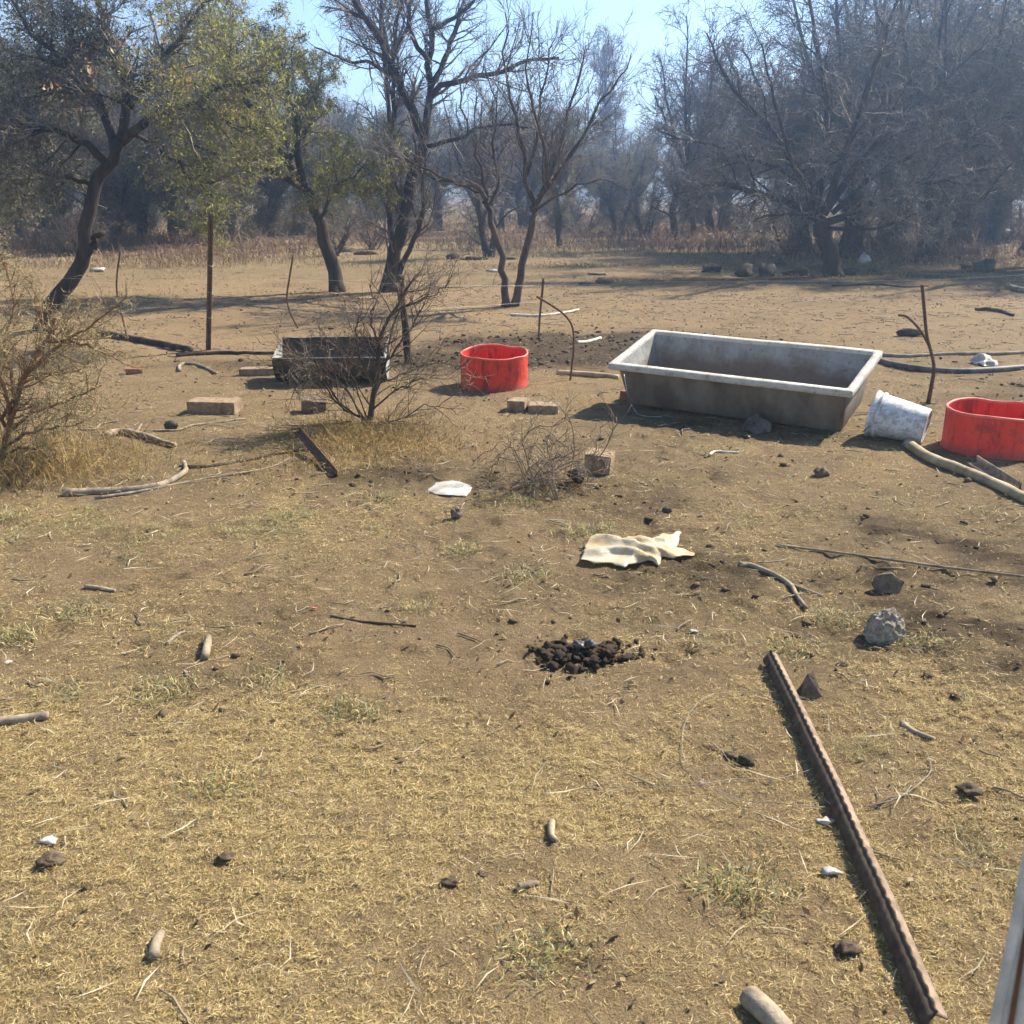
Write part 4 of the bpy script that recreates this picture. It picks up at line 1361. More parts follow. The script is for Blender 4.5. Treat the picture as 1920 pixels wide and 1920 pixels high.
def build_bucket():
    b = G(1738, 800, .125); m = G(1662, 781, .165)
    ax = (m - b); Lb = .37; ax = ax / np.linalg.norm(ax)
    base = b
    t = thing('paint_bucket', tuple(base), 'dirty white plastic bucket lying on its side between trough and red tub', 'bucket')
    t.rotation_euler = Vector(ax).to_track_quat('Z', 'Y').to_euler()
    k = 48; a = np.arange(k) * 2 * np.pi / k
    def lp(r, z): return np.stack([np.cos(a) * r, np.sin(a) * r, np.full(k, z)], -1)
    mb = MB()
    out = [lp(.098, .010), lp(.108, .006), lp(.117, 0), lp(.122, .008), lp(.150, Lb - .06)]
    V, q, tr = loft(out, closed_start=True); mb.add(V, q, tr)
    V, q, tr = loft([lp(.152, Lb), lp(.146, Lb), lp(.142, Lb - .06), lp(.116, .02)], closed_end=True); mb.add(V, q, tr)
    put('body', mb.build('body', smooth=True), M['bucket'], parent=t)
    V, q, tr = loft([lp(.150, Lb - .062), lp(.160, Lb - .060), lp(.160, Lb - .048), lp(.153, Lb - .046), lp(.153, Lb - .018), lp(.163, Lb - .016), lp(.163, Lb + .002), lp(.152, Lb + .002)])
    put('rim', mesh_np('rim', V, q, None, None, False), M['bucket'], parent=t)
    th = np.linspace(0, np.pi, 14)
    hp = np.stack([.162 * np.cos(th), -.09 * np.sin(th) - .05, np.full(14, Lb - .035) + .06 * np.sin(th)], -1)
    put('handle', MB().tube(hp, .0028, 5).build('handle', smooth=True), M['rust'], parent=t)


build_bucket()

# ================================================================== BRICKS AND STONES
def brick_mesh(l, w, h, seed, bev=.012):
    import bmesh
    bm = bmesh.new()
    bmesh.ops.create_cube(bm, size=1.0)
    bmesh.ops.scale(bm, vec=(l, w, h), verts=bm.verts)
    bmesh.ops.subdivide_edges(bm, edges=bm.edges[:], cuts=3, use_grid_fill=True)
    for v in bm.verts:
        e = (abs(v.co.x) > l / 2 - 1e-4) + (abs(v.co.y) > w / 2 - 1e-4) + (abs(v.co.z) > h / 2 - 1e-4)
        if e >= 2: v.co *= (1 - bev * (.6 + abs(mnoise.noise(v.co * 20 + Vector((seed, 0, 0))))) * e)
        v.co += Vector(mnoise.noise_vector(v.co * 14 + Vector((seed * 3, 1, 2)))) * .0035
        v.co.z += h / 2
    me = bpy.data.meshes.new('brick'); bm.to_mesh(me); bm.free()
    return me


BR = [  # px, py of bottom centre, length, width, height, yaw, mat, label
    (392, 778, .27, .20, .105, -4, 'brick', 'larger left brick of the pair below the drum trough', 0),
    (434, 778, .13, .20, .095, -4, 'brick', 'shorter right brick of the pair below the drum trough', 0),
    (973, 772, .15, .17, .09, -18, 'brick', 'squarish brick left of its neighbour, below the first red tub', 0),
    (1020, 776, .24, .17, .075, -8, 'brick', 'flat long brick below the first red tub', 0),
    (1122, 893, .165, .15, .125, -15, 'brick', 'square worn block right of the dead bramble', 4),
    (588, 776, .19, .16, .10, 12, 'stone', 'dark block half hidden under the bare bush', 6),
    (251, 700, .16, .11, .06, 20, 'brick_red', 'broken reddish brick near the thorny shrub', 3),
    (484, 704, .34, .13, .07, 8, 'brick', 'long flat block pushed against the left end of the drum trough', 0),
    (1180, 752, .13, .11, .09, -30, 'brick_red', 'red brick propping the left end of the grey trough', 0),
]
for px, py, l, w, h, yaw, mt, lab, tilt in BR:
    g = G(px, py)
    yy = g[1] + w * .45
    o = put('brick', brick_mesh(l, w, h, px * .01), M[mt], (g[0] * yy / g[1], yy, float(soil_z(g[0], yy)) - .006), label=lab, cat='brick')
    o.rotation_euler = (R(tilt * .6), R(tilt), R(yaw))
# props that carry the raised back of the trough (mostly hidden by it)
for x, y, h, lab in ((1.72, 8.06, .15, 'brick prop under the far left corner of the grey trough'), (2.93, 7.26, .13, 'brick prop under the far right corner of the grey trough')):
    o = put('brick', brick_mesh(.22, .11, h, x), M['brick'], (x, y, -.005), label=lab, cat='brick'); o.rotation_euler = (0, 0, R(-32))


def stone(name, px, py, sc, seed, mat, label, rough=.4, cat='stone', sub=3, sink=.25, group=None, rz=0):
    g = G(px, py)
    V, T = lump(seed, sc, rough, 1.4, sub)
    # facet it a little
    zmin = V[:, 2].min()
    z0 = float(soil_z(g[0], g[1] + sc[1])) - zmin * (1 - sink)
    o = put(name, mesh_np(name, V, None, T, None, sub > 2), M[mat], (g[0] * (g[1] + sc[1] * .8) / g[1], g[1] + sc[1] * .8, z0), label=label, cat=cat, group=group)
    o.rotation_euler = (0, 0, R(rz))
    return o


def angular(name, px, py, pts, mat, label, rz=0, amp=.006, fr=35, cuts=3):
    """angular stone as a convex hull of points"""
    import bmesh
    bm = bmesh.new()
    for p in pts: bm.verts.new(p)
    bmesh.ops.convex_hull(bm, input=bm.verts)
    bmesh.ops.subdivide_edges(bm, edges=bm.edges[:], cuts=cuts, use_grid_fill=True)
    bmesh.ops.triangulate(bm, faces=bm.faces)
    for v in bm.verts: v.co += Vector(mnoise.noise_vector(v.co * fr)) * amp
    me = bpy.data.meshes.new(name); bm.to_mesh(me); bm.free()
    g = G(px, py)
    o = put(name, me, M[mat], (g[0], g[1] + .02, float(soil_z(g[0], g[1])) - .005), label=label, cat='stone')
    o.rotation_euler = (0, 0, R(rz))


angular('concrete_lump', 1660, 1205, [(-.075, -.03, .01), (-.07, .0, .055), (-.045, -.025, .105), (.0, .0, .128), (.035, .01, .135), (.062, .0, .10), (.078, -.01, .05), (.06, -.035, .0), (-.03, -.05, .0), (-.06, .06, .0), (.06, .07, .01), (.03, .06, .10), (-.04, .05, .09), (.01, -.045, .06)], 'rubble', 'crusty pale concrete lump above the notched steel post', 0, .011, 60, 5)
angular('slab_stone', 1664, 1116, [(-.065, 0, .045), (-.04, -.02, .0), (.05, -.02, .0), (.075, 0, .05), (.02, .0, .085), (-.05, .01, .075), (-.04, .04, .005), (.045, .04, .01), (.02, .045, .08)], 'stone', 'tilted brown slab stone above the concrete lump')
angular('pyramid_stone', 1520, 1308, [(-.042, -.02, 0), (.045, -.02, 0), (.035, .04, 0), (-.03, .045, 0), (-.012, .005, .088), (.012, .02, .092)], 'stone', 'pyramid-shaped brown stone beside the notched steel post')
stone('stone', 1083, 914, (.05, .04, .045), 5.1, 'stone_dark', 'dark stone at the foot of the square worn block', .5)
stone('stone', 856, 977, (.028, .03, .032), 6.1, 'stone', 'small upright stone below the torn white plastic', .5)
stone('stone', 1250, 970, (.026, .02, .018), 7.1, 'stone_dark', 'small dark pebble above the yellowed bag', .3)
stone('stone', 1540, 898, (.042, .03, .032), 8.2, 'stone', 'small knobbly stone on bare soil in front of the trough', .6)
stone('stone', 322, 808, (.045, .035, .04), 9.2, 'stone_dark', 'dark stone on the thin branch below the brick pair', .4)
stone('stone', 1705, 632, (.16, .06, .05), 2.2, 'stone_dark', 'dark flattened clod lying between the two pipes', .4)
stone('stone', 1400, 1432, (.028, .02, .014), 12.2, 'clod', 'dark lump left of the middle of the notched post', .6)

far_rocks = [(1335, 512, .34, .20, .16, 'low dark rock farthest left under the wide bare tree'), (1397, 520, .30, .22, .22, 'tall dark rock left of the wide tree trunk'), (1437, 520, .32, .25, .25, 'largest dark rock left of the wide tree trunk'), (1500, 519, .45, .22, .18, 'dark rock touching the wide tree trunk on its left'),
             (1592, 517, .30, .2, .17, 'dark rock just right of the wide tree trunk'), (1637, 514, .26, .16, .12, 'low dark rock below the white bag'), (1845, 510, .42, .25, .26, 'domed dark rock at the far right'), (1812, 505, .22, .14, .10, 'small rock left of the domed dark rock'),
             (1135, 534, .26, .14, .10, 'flat brown rock right of the V-forked tree'), (1098, 536, .22, .14, .06, 'flat stone left of the flat brown rock'), (1460, 500, .3, .2, .16, 'dark rock behind the largest dark rock'),
             (640, 472, .55, .3, .13, 'flat pale stone behind the left-leaning tree'), (685, 478, .5, .3, .14, 'long flat stone behind the tall bare tree trunk'), (600, 462, .3, .2, .08, 'small flat stone left of the long flat stones'), (850, 486, .3, .2, .17, 'upright stone left of the straight trunk'), (890, 488, .5, .2, .08, 'shadowed low rock at the foot of the straight trunk'), (955, 488, .3, .15, .07, 'low rock right of the straight trunk'),
             (366, 448, .34, .2, .14, 'pale rounded stone beside the thick left trunk'), (386, 450, .34, .2, .13, 'second pale stone left of the steel fence post'), (1120, 518, .3, .15, .06, 'low flat stone behind the flat brown rock')]
for j, (px, py, a, b, c, lab) in enumerate(far_rocks):
    stone('rock', px, py, (a * .6, b * .8, c * .62), 20 + j * 1.7, 'stone' if ('brown' in lab or 'pale' in lab or 'flat' in lab) else 'stone_dark', lab, .8, 'rock', 2, .5)

# ================================================================== DUNG HEAP
def dung():
    g = G(1095, 1225)
    t = thing('dung_heap', (g[0], g[1], 0), 'dark crumbling heap of cattle dung in the middle foreground', 'dung heap')
    rg = np.random.default_rng(9)
    meshes = [mesh_np('clod', lump(60 + k_ * 2.3, (1, 1, .72), 1.15, 2.1, 2)[0], None, ICO2[1], None, False) for k_ in range(7)]
    for m_ in meshes: m_.materials.append(M['dung'])
    for j in range(230):
        rr = rg.random() ** .55 * (1.25 if j % 6 == 0 else 1)
        a = rg.uniform(0, 6.28); rr *= .8 + .3 * math.sin(a * 3 + 1)
        x = math.cos(a) * rr * .27 + (.02 if rr < .5 else 0); y = math.sin(a) * rr * .17
        s = (.004 + .024 * rg.random() ** 2.4) * (1.2 - .5 * rr)
        o = bpy.data.objects.new('clod', meshes[j % 7]); COL.objects.link(o); o.parent = t
        o.location = (x, y, float(soil_z(g[0] + x, g[1] + y)) + s * .2 + .024 * max(0, 1 - rr * 1.2))
        o.scale = (s, s * rg.uniform(.7, 1), s * rg.uniform(.6, 1)); o.rotation_euler = (rg.uniform(0, .7), rg.uniform(0, .7), rg.uniform(0, 6.28))
    for (dx, dy) in ((-.02, .0), (.022, .012)):
        V, T = lump(99 + dx * 50, (.022, .019, .014), .7, 2.2, 3)
        o = put('clod', mesh_np('clod', V, None, T, None, True), M['dung_grey'], (dx, dy, .036), t)
    # smaller pats and clods nearby
    for j, (px, py, s, lab) in enumerate(((1815, 1500, .05, 'dark dung clump at the right edge of the grass'), (1640, 1222, .035, 'dark clod under the concrete lump'), (1580, 1252, .028, 'grey clod left below the concrete lump'), (1738, 1275, .03, 'grey crumbled clod right of the pyramid stone'), (1370, 1420, .035, 'dark clod inside the wire loop'), (845, 1660, .035, 'grey-brown clod in the lower middle grass'), (1590, 1790, .045, 'dark hairy clod left of the notched post'), (95, 1628, .05, 'dark clod in the lower left grass'), (425, 1612, .04, 'grey tuft-like clod in the left foreground'), (165, 1672, .022, 'round clod right of the lower left dark clod'), (905, 1640, .02, 'small dark stone-like clod beside the wood chip'))):
        o = stone('dung_clod', px, py, (s * .62, s * .5, s * .26), 70 + j * 1.9, 'clod_brown', lab, .65, 'dung', 3, .45)


M['clod_brown'] = simple('dry_dung_brown', (.06, .042, .027), (.16, .115, .072), 40, .95, 1.0, 120, .008)
M['dung'] = simple('dung_dark', (.035, .024, .016), (.115, .078, .048), 45, .9, 1.0, 130, .008)
M['dung_grey'] = simple('dung_glossy', (.05, .045, .042), (.12, .11, .10), 30, .5, .3, 80, .003)
dung()


# ================================================================== PLASTIC BAGS AND SCRAPS
def crumple(name, px, py, poly, hmax, seed, mat, label, cat, n=46, yaw=0, freq=9):
    """film draped in folds over the soil; poly is its outline in metres round its centre"""
    g = G(px, py)
    poly = A(poly)
    c = poly.mean(0)
    k = 110
    per = np.vstack([poly, poly[:1]]); s = np.concatenate([[0], np.cumsum(np.linalg.norm(np.diff(per, axis=0), axis=1))])
    u = np.linspace(0, s[-1], k, endpoint=False)
    B = np.stack([np.interp(u, s, per[:, 0]), np.interp(u, s, per[:, 1])], -1)
    m = 26
    V = []
    for j in range(m):
        f = 1 - j / (m - 1) * .985
        for p in B:
            q = c + (p - c) * f
            w = mnoise.noise(Vector((q[0] * freq * .5, q[1] * freq * .5, seed)))
            w2 = mnoise.noise(Vector((q[0] * freq * 2.2, q[1] * freq * 2.6, seed + 4)))
            ph = (q[0] * .55 + q[1]) * freq * 4.5 + 5.0 * w + 1.2 * w2
            fold = (.5 + .5 * math.sin(ph)) ** 1.5
            amp = .55 + .9 * mnoise.noise(Vector((q[0] * freq * .6, q[1] * freq * .6, seed + 11)))
            pil = 1 - f ** 3
            z = hmax * max(.02, .05 + .35 * pil + fold * amp * (.25 + .45 * pil) + .10 * w2)
            dx = .02 * w2; dy = .022 * mnoise.noise(Vector((q[0] * 16, q[1] * 16, seed + 8)))
            V.append((q[0] + dx, q[1] + dy, z + .004))
    V = A(V)
    i = np.arange(m * k).reshape(m, k)
    q = np.stack([i[:-1], np.roll(i[:-1], -1, 1), np.roll(i[1:], -1, 1), i[1:]], -1).reshape(-1, 4)
    o = put(name, mesh_np(name, V, q, None, None, True), M[mat], (g[0], g[1], float(soil_z(g[0], g[1]))), label=label, cat=cat)
    o.rotation_euler = (0, 0, R(yaw))
    so = o.modifiers.new('film', 'SOLIDIFY'); so.thickness = .0008
    return o


M['grey_film'] = simple('dusty_film', (.06, .048, .036), (.15, .125, .095), 14, .6, .4, 50, .004)


def pxpoly(cx, cy, pts):
    c = G(cx, cy)
    return [tuple((G(*p) - c)[:2]) for p in pts]


crumple('plastic_bag', 1190, 1042, pxpoly(1190, 1042, [(1088, 1060), (1096, 1030), (1108, 1014), (1150, 1017), (1180, 1020), (1200, 1012), (1222, 1022), (1240, 1028), (1262, 1010), (1280, 1004), (1270, 1032), (1300, 1042), (1298, 1050), (1262, 1056), (1240, 1052), (1236, 1072), (1215, 1062), (1180, 1066), (1170, 1074), (1150, 1064), (1120, 1066)]), .07, 3.0, 'bag', 'crumpled yellowed plastic bag lying in the middle of the bare soil', 'plastic bag', freq=8)
crumple('plastic_sheet', 842, 925, pxpoly(842, 925, [(800, 928), (818, 912), (850, 908), (872, 914), (886, 924), (872, 938), (850, 936), (825, 936)]), .028, 8.0, 'white_plastic', 'torn white plastic sheet left of the dead bramble', 'plastic', freq=6)
crumple('plastic_bag', 1848, 684, pxpoly(1848, 684, [(1818, 682), (1832, 674), (1850, 676), (1872, 684), (1868, 690), (1840, 688)]), .10, 5.0, 'white_plastic', 'white plastic scrap between the two pipes', 'plastic', freq=8)
crumple('plastic_bag', 1412, 806, pxpoly(1412, 806, [(1390, 806), (1402, 792), (1420, 788), (1436, 800), (1448, 812), (1420, 818), (1402, 816)]), .09, 6.0, 'grey_film', 'grey crumpled film in the shade under the trough', 'plastic', freq=9)


def white_bag_far():
    g = G(1619, 496)
    V, T = lump(44, (.15, .11, .17), .45, 1.8, 3)
    V[:, :2] *= (1 - .4 * np.clip(V[:, 2:3] / .17, 0, 1))
    o = put('white_sack', mesh_np('white_sack', V, None, T, None, True), M['white_plastic'], (g[0], g[1], .10), label='upright white bag standing right of the wide tree trunk', cat='bag')


white_bag_far()
for j, (px, py, a, lab) in enumerate(((892, 460, .18, 'white scrap in the tall grass right of the tall bare tree'), (925, 511, .16, 'pale scrap at the left of the V-forked tree'), (120, 465, .2, 'pale scrap at the foot of the left thicket'), (1090, 458, .12, 'tiny white scrap behind the dark overgrown tree'), (1262, 437, .3, 'white object beside the slender bare tree'), (182, 508, .16, 'pale plastic strip on the bare soil behind the snaking trunk'))):
    g = G(px, py)
    V, T = lump(140 + j * 3, (a, a * .6, a * .28), .7, 1.5, 2)
    put('plastic_scrap', mesh_np('plastic_scrap', V, None, T, None, True), M['white_plastic'], (g[0], g[1], a * .16), label=lab, cat='plastic')
for j, (px, py, a, lab) in enumerate(((1300, 1182, .022, 'small white scrap right of the dung heap'), (1545, 1542, .028, 'white folded scrap left of the notched post'), (1555, 1635, .03, 'grey-white paper scrap left of the notched post'), (588, 1136, .016, 'red scrap on the bare soil'), (378, 1180, .009, 'tiny white crumb above the wood chunk'), (90, 1580, .03, 'pale chip in the lower left grass'), (15, 1235, .02, 'white fluff at the left edge'))):
    g = G(px, py)
    V, T = lump(170 + j * 3, (a * .8, a * .5, a * .35), 1.1, 1.9, 2)
    put('scrap', mesh_np('scrap', V * [1, 1, .5], None, T, None, False), M['red_rim'] if 'red' in lab else M['white_plastic'], (g[0], g[1], float(soil_z(g[0], g[1])) + a * .2 + .006), label=lab, cat='scrap')


# ================================================================== STICKS, POLES, PIPES, POSTS
def stick(name, pts, r0, r1, mat, label, cat='stick', lift=None, k=8, extra=(), knob=.0, n=26, zs=None):
    """pixel polyline lying on the soil; zs gives heights above the soil"""
    lift = r0 * .7 if lift is None else lift
    def w(pp, zz=None):
        out = []
        for i, (px, py) in enumerate(pp):
            z = (lift if zz is None else zz[i])
            g = G(px, py, z); g[2] = float(soil_z(g[0], g[1])) + z
            out.append(g)
        return A(out)
    P = smooth_path(w(pts, zs), n)
    P[:, 2] += knob * A([mnoise.noise(Vector((p[0] * 9, p[1] * 9, 2))) for p in P])
    rad = np.linspace(r0, r1, n) * (1 + knob * 8 * A([mnoise.noise(Vector((p[0] * 14, p[1] * 14, 8))) for p in P]))
    mb = MB().tube(P, rad, k)
    for ep, e0, e1 in extra:
        mb.tube(smooth_path(w(ep), 14), np.linspace(e0, e1, 14), k)
    return put(name, mb.build(name, P[0], True), M[mat], tuple(P[0]), label=label, cat=cat)



stick('wooden_pole', [(1702, 833), (1740, 860), (1800, 884), (1860, 908), (1930, 942)], .034, .030, 'pole', 'pale wooden pole lying in front of the right red tub', 'pole', knob=.006, k=12)
stick('branch', [(1386, 1066), (1408, 1064), (1440, 1076), (1480, 1093), (1495, 1120), (1512, 1137)], .014, .008, 'deadwood', 'forked dry branch lying between the bag and the concrete lump', 'branch', extra=[([(1482, 1094), (1510, 1105), (1542, 1114)], .010, .005)], knob=.004)
stick('steel_rod', [(1455, 1025), (1600, 1044), (1760, 1068), (1930, 1092)], .006, .006, 'deadwood', 'long thin rod lying across the dark trampled soil', 'rod', lift=.01)
stick('log', [(1404, 1862), (1428, 1888), (1458, 1922), (1490, 1965)], .024, .027, 'deadwood', 'grey weathered log at the bottom edge of the photo', 'log', knob=.02, k=14)
stick('stick', [(-30, 1348), (30, 1343), (90, 1336)], .016, .015, 'deadwood', 'smooth brown stick at the left edge', 'stick', k=10)
stick('branch', [(118, 928), (200, 922), (280, 916), (325, 902), (348, 885), (345, 868)], .024, .014, 'deadwood', 'long grey branch with upturned tip in front of the thorny shrub', 'branch', knob=.005)
stick('stick', [(178, 938), (260, 925), (340, 908), (430, 895), (500, 880), (545, 862)], .010, .006, 'deadwood', 'thin long stick just below the long grey branch', 'stick', knob=.003)
stick('branch', [(352, 882), (400, 876), (450, 866), (520, 853), (590, 845)], .013, .009, 'bark_warm', 'dark stick running from the grey branch to the rusty bar', 'branch', knob=.004)
stick('branch', [(196, 818), (225, 810), (262, 816), (300, 828), (328, 836)], .030, .016, 'deadwood', 'thick dead branch with a short side stub below the brick pair', 'branch', extra=[([(255, 812), (262, 803), (265, 797)], .012, .008)], knob=.008)
stick('branch', [(270, 808), (330, 808), (360, 800), (410, 792), (460, 785)], .010, .006, 'deadwood', 'thin pale branch lying right of the thick dead branch', 'branch', knob=.004)
stick('branch', [(140, 806), (175, 806), (192, 796), (222, 790)], .009, .005, 'deadwood', 'thin crooked twig near the thorny shrub', 'branch', knob=.004)
stick('log', [(182, 626), (240, 634), (300, 644), (358, 655)], .045, .03, 'bark', 'dark log lying behind the thorny shrub', 'log', knob=.01, k=10)
stick('branch', [(330, 664), (400, 660), (450, 660), (515, 662)], .026, .015, 'bark', 'dark branch between the log and the drum trough', 'branch', knob=.01)
stick('branch', [(336, 694), (337, 684), (350, 681), (375, 685), (405, 698)], .018, .014, 'deadwood', 'hooked piece of pale branch left of the drum trough', 'branch')
stick('wooden_pole', [(1045, 697), (1090, 700), (1160, 704)], .028, .026, 'pole', 'short wooden pole touching the left end of the grey trough', 'pole', knob=.004, k=10)
M['pale_wood'] = simple('bleached_wood', (.42, .37, .28), (.68, .62, .50), 14, .8, .4, 50, .003)
stick('bleached_stick', [(1082, 643), (1100, 640), (1126, 633)], .022, .018, 'pale_wood', 'bleached white stick on the dark manure behind the trough', 'stick')
stick('bleached_stick', [(1330, 857), (1340, 850), (1360, 850), (1385, 851)], .010, .006, 'pale_wood', 'thin bleached curved stick on the soil in front of the trough', 'stick')
stick('stick', [(955, 588), (1010, 590), (1060, 585), (1085, 580)], .022, .015, 'pale_wood', 'pale stick lying at the foot of the V-forked tree', 'stick', knob=.006)
stick('black_pipe', [(1645, 662), (1700, 666), (1780, 663), (1860, 664), (1935, 661)], .022, .022, 'pipe_dusty', 'upper dusty plastic pipe running right from the trough', 'pipe', k=10)
stick('black_pipe', [(1640, 672), (1680, 684), (1740, 693), (1800, 696), (1870, 694), (1940, 688)], .032, .032, 'rubber', 'lower thicker dark pipe curving right from the trough', 'pipe', k=10)
stick('wood_chunk', [(383, 1228), (388, 1210), (390, 1192)], .017, .014, 'deadwood', 'short rotten wood chunk standing out on the bare soil', 'wood', knob=.008, n=12)
stick('wood_chip', [(1034, 1535), (1034, 1560), (1042, 1572)], .011, .008, 'deadwood', 'curved wood chip in the middle of the grass', 'wood', n=12)
stick('wood_chip', [(286, 1790), (292, 1765), (300, 1742)], .014, .011, 'deadwood', 'thick wood chip in the lower left grass', 'wood', n=12)
stick('wood_chip', [(972, 1660), (990, 1656), (1008, 1650)], .010, .007, 'deadwood', 'flat chip in the lower middle grass', 'wood', n=12)
stick('stick', [(1690, 1355), (1715, 1368), (1752, 1385)], .011, .008, 'deadwood', 'short bark stick right of the notched post', 'stick')
stick('stick', [(160, 1101), (190, 1103), (215, 1104)], .010, .009, 'deadwood', 'short dark stick on the left bare soil', 'stick')
stick('stick', [(312, 1203), (325, 1190), (345, 1178)], .008, .006, 'deadwood', 'short crooked twig left of the wood chunk', 'stick')
stick('stick', [(620, 1146), (680, 1155), (780, 1166)], .007, .004, 'bark_warm', 'thin dark root across the bare soil in the left middle', 'stick')
stick('branch', [(1560, 536), (1640, 534), (1700, 538), (1740, 536)], .018, .01, 'bark', 'dark fallen branch in front of the wide bare tree', 'branch', knob=.02)
stick('branch', [(1830, 578), (1870, 582), (1900, 590)], .03, .02, 'bark', 'dark fallen branch near the right edge', 'branch', knob=.02)
stick('plank', [(1890, 536), (1905, 540), (1940, 546)], .06, .05, 'deadwood', 'grey plank lying at the far right edge', 'plank')

# loops of thin wire on the near grass
stick('wire_loop', [(1555, 1375), (1545, 1330), (1480, 1300), (1400, 1293), (1330, 1305), (1290, 1340), (1279, 1390), (1290, 1430), (1330, 1470), (1390, 1495), (1460, 1505), (1550, 1512)], .0012, .0012, 'wire_dull', 'thin wire looped over the grass left of the notched post', 'wire', lift=.012, k=5, n=60)
stick('wire_loop', [(1090, 1470), (1180, 1469), (1290, 1467), (1380, 1455), (1460, 1455), (1530, 1440)], .0012, .0012, 'wire_dull', 'thin straight wire across the grass below the wire loop', 'wire', lift=.012, k=5, n=40)
stick('wire_loop', [(1620, 1510), (1680, 1500), (1720, 1478), (1745, 1445), (1738, 1415), (1725, 1400)], .0012, .0012, 'wire_dull', 'curved thin wire right of the notched post', 'wire', lift=.012, k=5, n=40)


def rusty_bar():
    # short angle bar leaning up out of the grass
    a = G(565, 812, .10); b = G(634, 894, .01)
    d = b - a; L = np.linalg.norm(d); d /= L
    s = np.cross(d, [0, 0, 1]); s /= np.linalg.norm(s); u = np.cross(s, d)
    prof = [(0, 0), (.042, 0), (.042, .006), (.006, .006), (.006, .04), (0, .04)]
    loops = [A([p + s * x + u * y for x, y in prof]) for p in (a, a + d * L)]
    V, q, t = loft(loops, closed_end=True, closed_start=True)
    put('rusty_bar', mesh_np('rusty_bar', V - a, q, t), M['rust'], tuple(a), label='rusty angle bar leaning in the grass below the bare bush', cat='bar')


rusty_bar()


def angle_piece():
    a = G(1822, 868, .05); b = G(1905, 922, .02)
    d = b - a; L = np.linalg.norm(d); d /= L
    s = np.cross(d, [0, 0, 1]); s /= np.linalg.norm(s); u = np.cross(s, d)
    prof = [(-.03, 0), (.03, 0), (.03, .005), (-.025, .005), (-.025, .05), (-.03, .05)]
    loops = [A([p + s * x + u * y for x, y in prof]) for p in (a, a + d * L)]
    V, q, t = loft(loops, closed_end=True, closed_start=True)
    put('angle_iron', mesh_np('angle_iron', V - a, q, t), M['dusty_sunlit_steel'], tuple(a), label='short angle iron lying behind the pale wooden pole', cat='bar')


angle_piece()


M['post_shaded'] = simple('shaded_rusted_steel', (.05, .036, .026), (.11, .08, .056), 30, .85, .5, 140, .002, metal=.1)  # shade on the post's left face and ridge put into the colour


def notched_post():
    """fencing standard: two sloping flanges and a toothed ridge"""
    a = G(1441, 1243); b = G(1748, 1935)
    a[2] = float(soil_z(a[0], a[1])) + .008; b[2] = float(soil_z(b[0], b[1])) + .008
    d = b - a; L = np.linalg.norm(d); d /= L
    s = np.cross(d, [0, 0, 1.]); s /= np.linalg.norm(s)
    if s[0] < 0: s = -s                       # s points right
    u = np.array([0, 0, 1.])
    t = thing('notched_post', tuple(a), 'long rusty steel fence post with notched ridge lying at lower right', 'fence post')
    n = 150
    tt = np.linspace(0, L, n)
    def strip(p0, p1, th, scal0=None, scal1=None):
        """plate from profile point p0 to p1 (s,u) with thickness, optional scallops on the far edge"""
        e = A([p1[0] - p0[0], p1[1] - p0[1]]); le = np.linalg.norm(e); e /= le
        nn = A([-e[1], e[0]])
        loops = []
        for x in tt:
            k_ = le - (scal1(x) if scal1 else 0)
            c = [A(p0), A(p0) + e * k_, A(p0) + e * k_ + nn * th, A(p0) + nn * th]
            bow = .010 * math.sin(math.pi * x / L) + .0025 * mnoise.noise(Vector((x * 2.5, 3, 0)))
            loops.append(A([d * x + s * (q_[0] + bow) + u * (q_[1] + .003 * mnoise.noise(Vector((x * 3, 9, 0)))) for q_ in c]))
        return loft(loops, closed_end=True, closed_start=True)
    pitch = .038
    sc = lambda x: (.008 + .003 * mnoise.noise(Vector((x * 7, 0, 0)))) * (1 - abs(math.sin(math.pi * x / pitch)) ** .7)
    sc2 = lambda x: .005 if (x / .036) % 1 < .3 else 0.0
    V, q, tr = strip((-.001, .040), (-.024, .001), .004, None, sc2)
    put('flange', mesh_np('flange', V, q, tr), M['post_shaded'], parent=t, label='left flange with its shade painted in')
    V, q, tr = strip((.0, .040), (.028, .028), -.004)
    put('flange', mesh_np('flange', V, q, tr), M['dusty_sunlit_steel'], parent=t, label='dusty right flange with sunlight painted in')
    V, q, tr = strip((-.002, .038), (.004, .050), -.003, None, sc)
    put('notched_ridge', mesh_np('notched_ridge', V, q, tr), M['post_shaded'], parent=t)


notched_post()


# ---- standing posts and droppers
def upright(name, pts, r0, r1, mat, label, cat='fence post', k=8, knob=.0, d=None, n=24, zbase=True):
    g = G(*pts[-1]); dd = g[1] if d is None else d
    P = path(dd, pts)
    P[-1, 2] = -.05
    P = smooth_path(P, n)
    rad = np.linspace(r0, r1, n) * (1 + knob * A([mnoise.noise(Vector((p[0] * 5, p[2] * 6, 3))) for p in P]))
    o = P[-1].copy(); o[2] = 0
    return put(name, MB().tube(P, rad, k).build(name, o, True), M[mat], tuple(o), label=label, cat=cat)


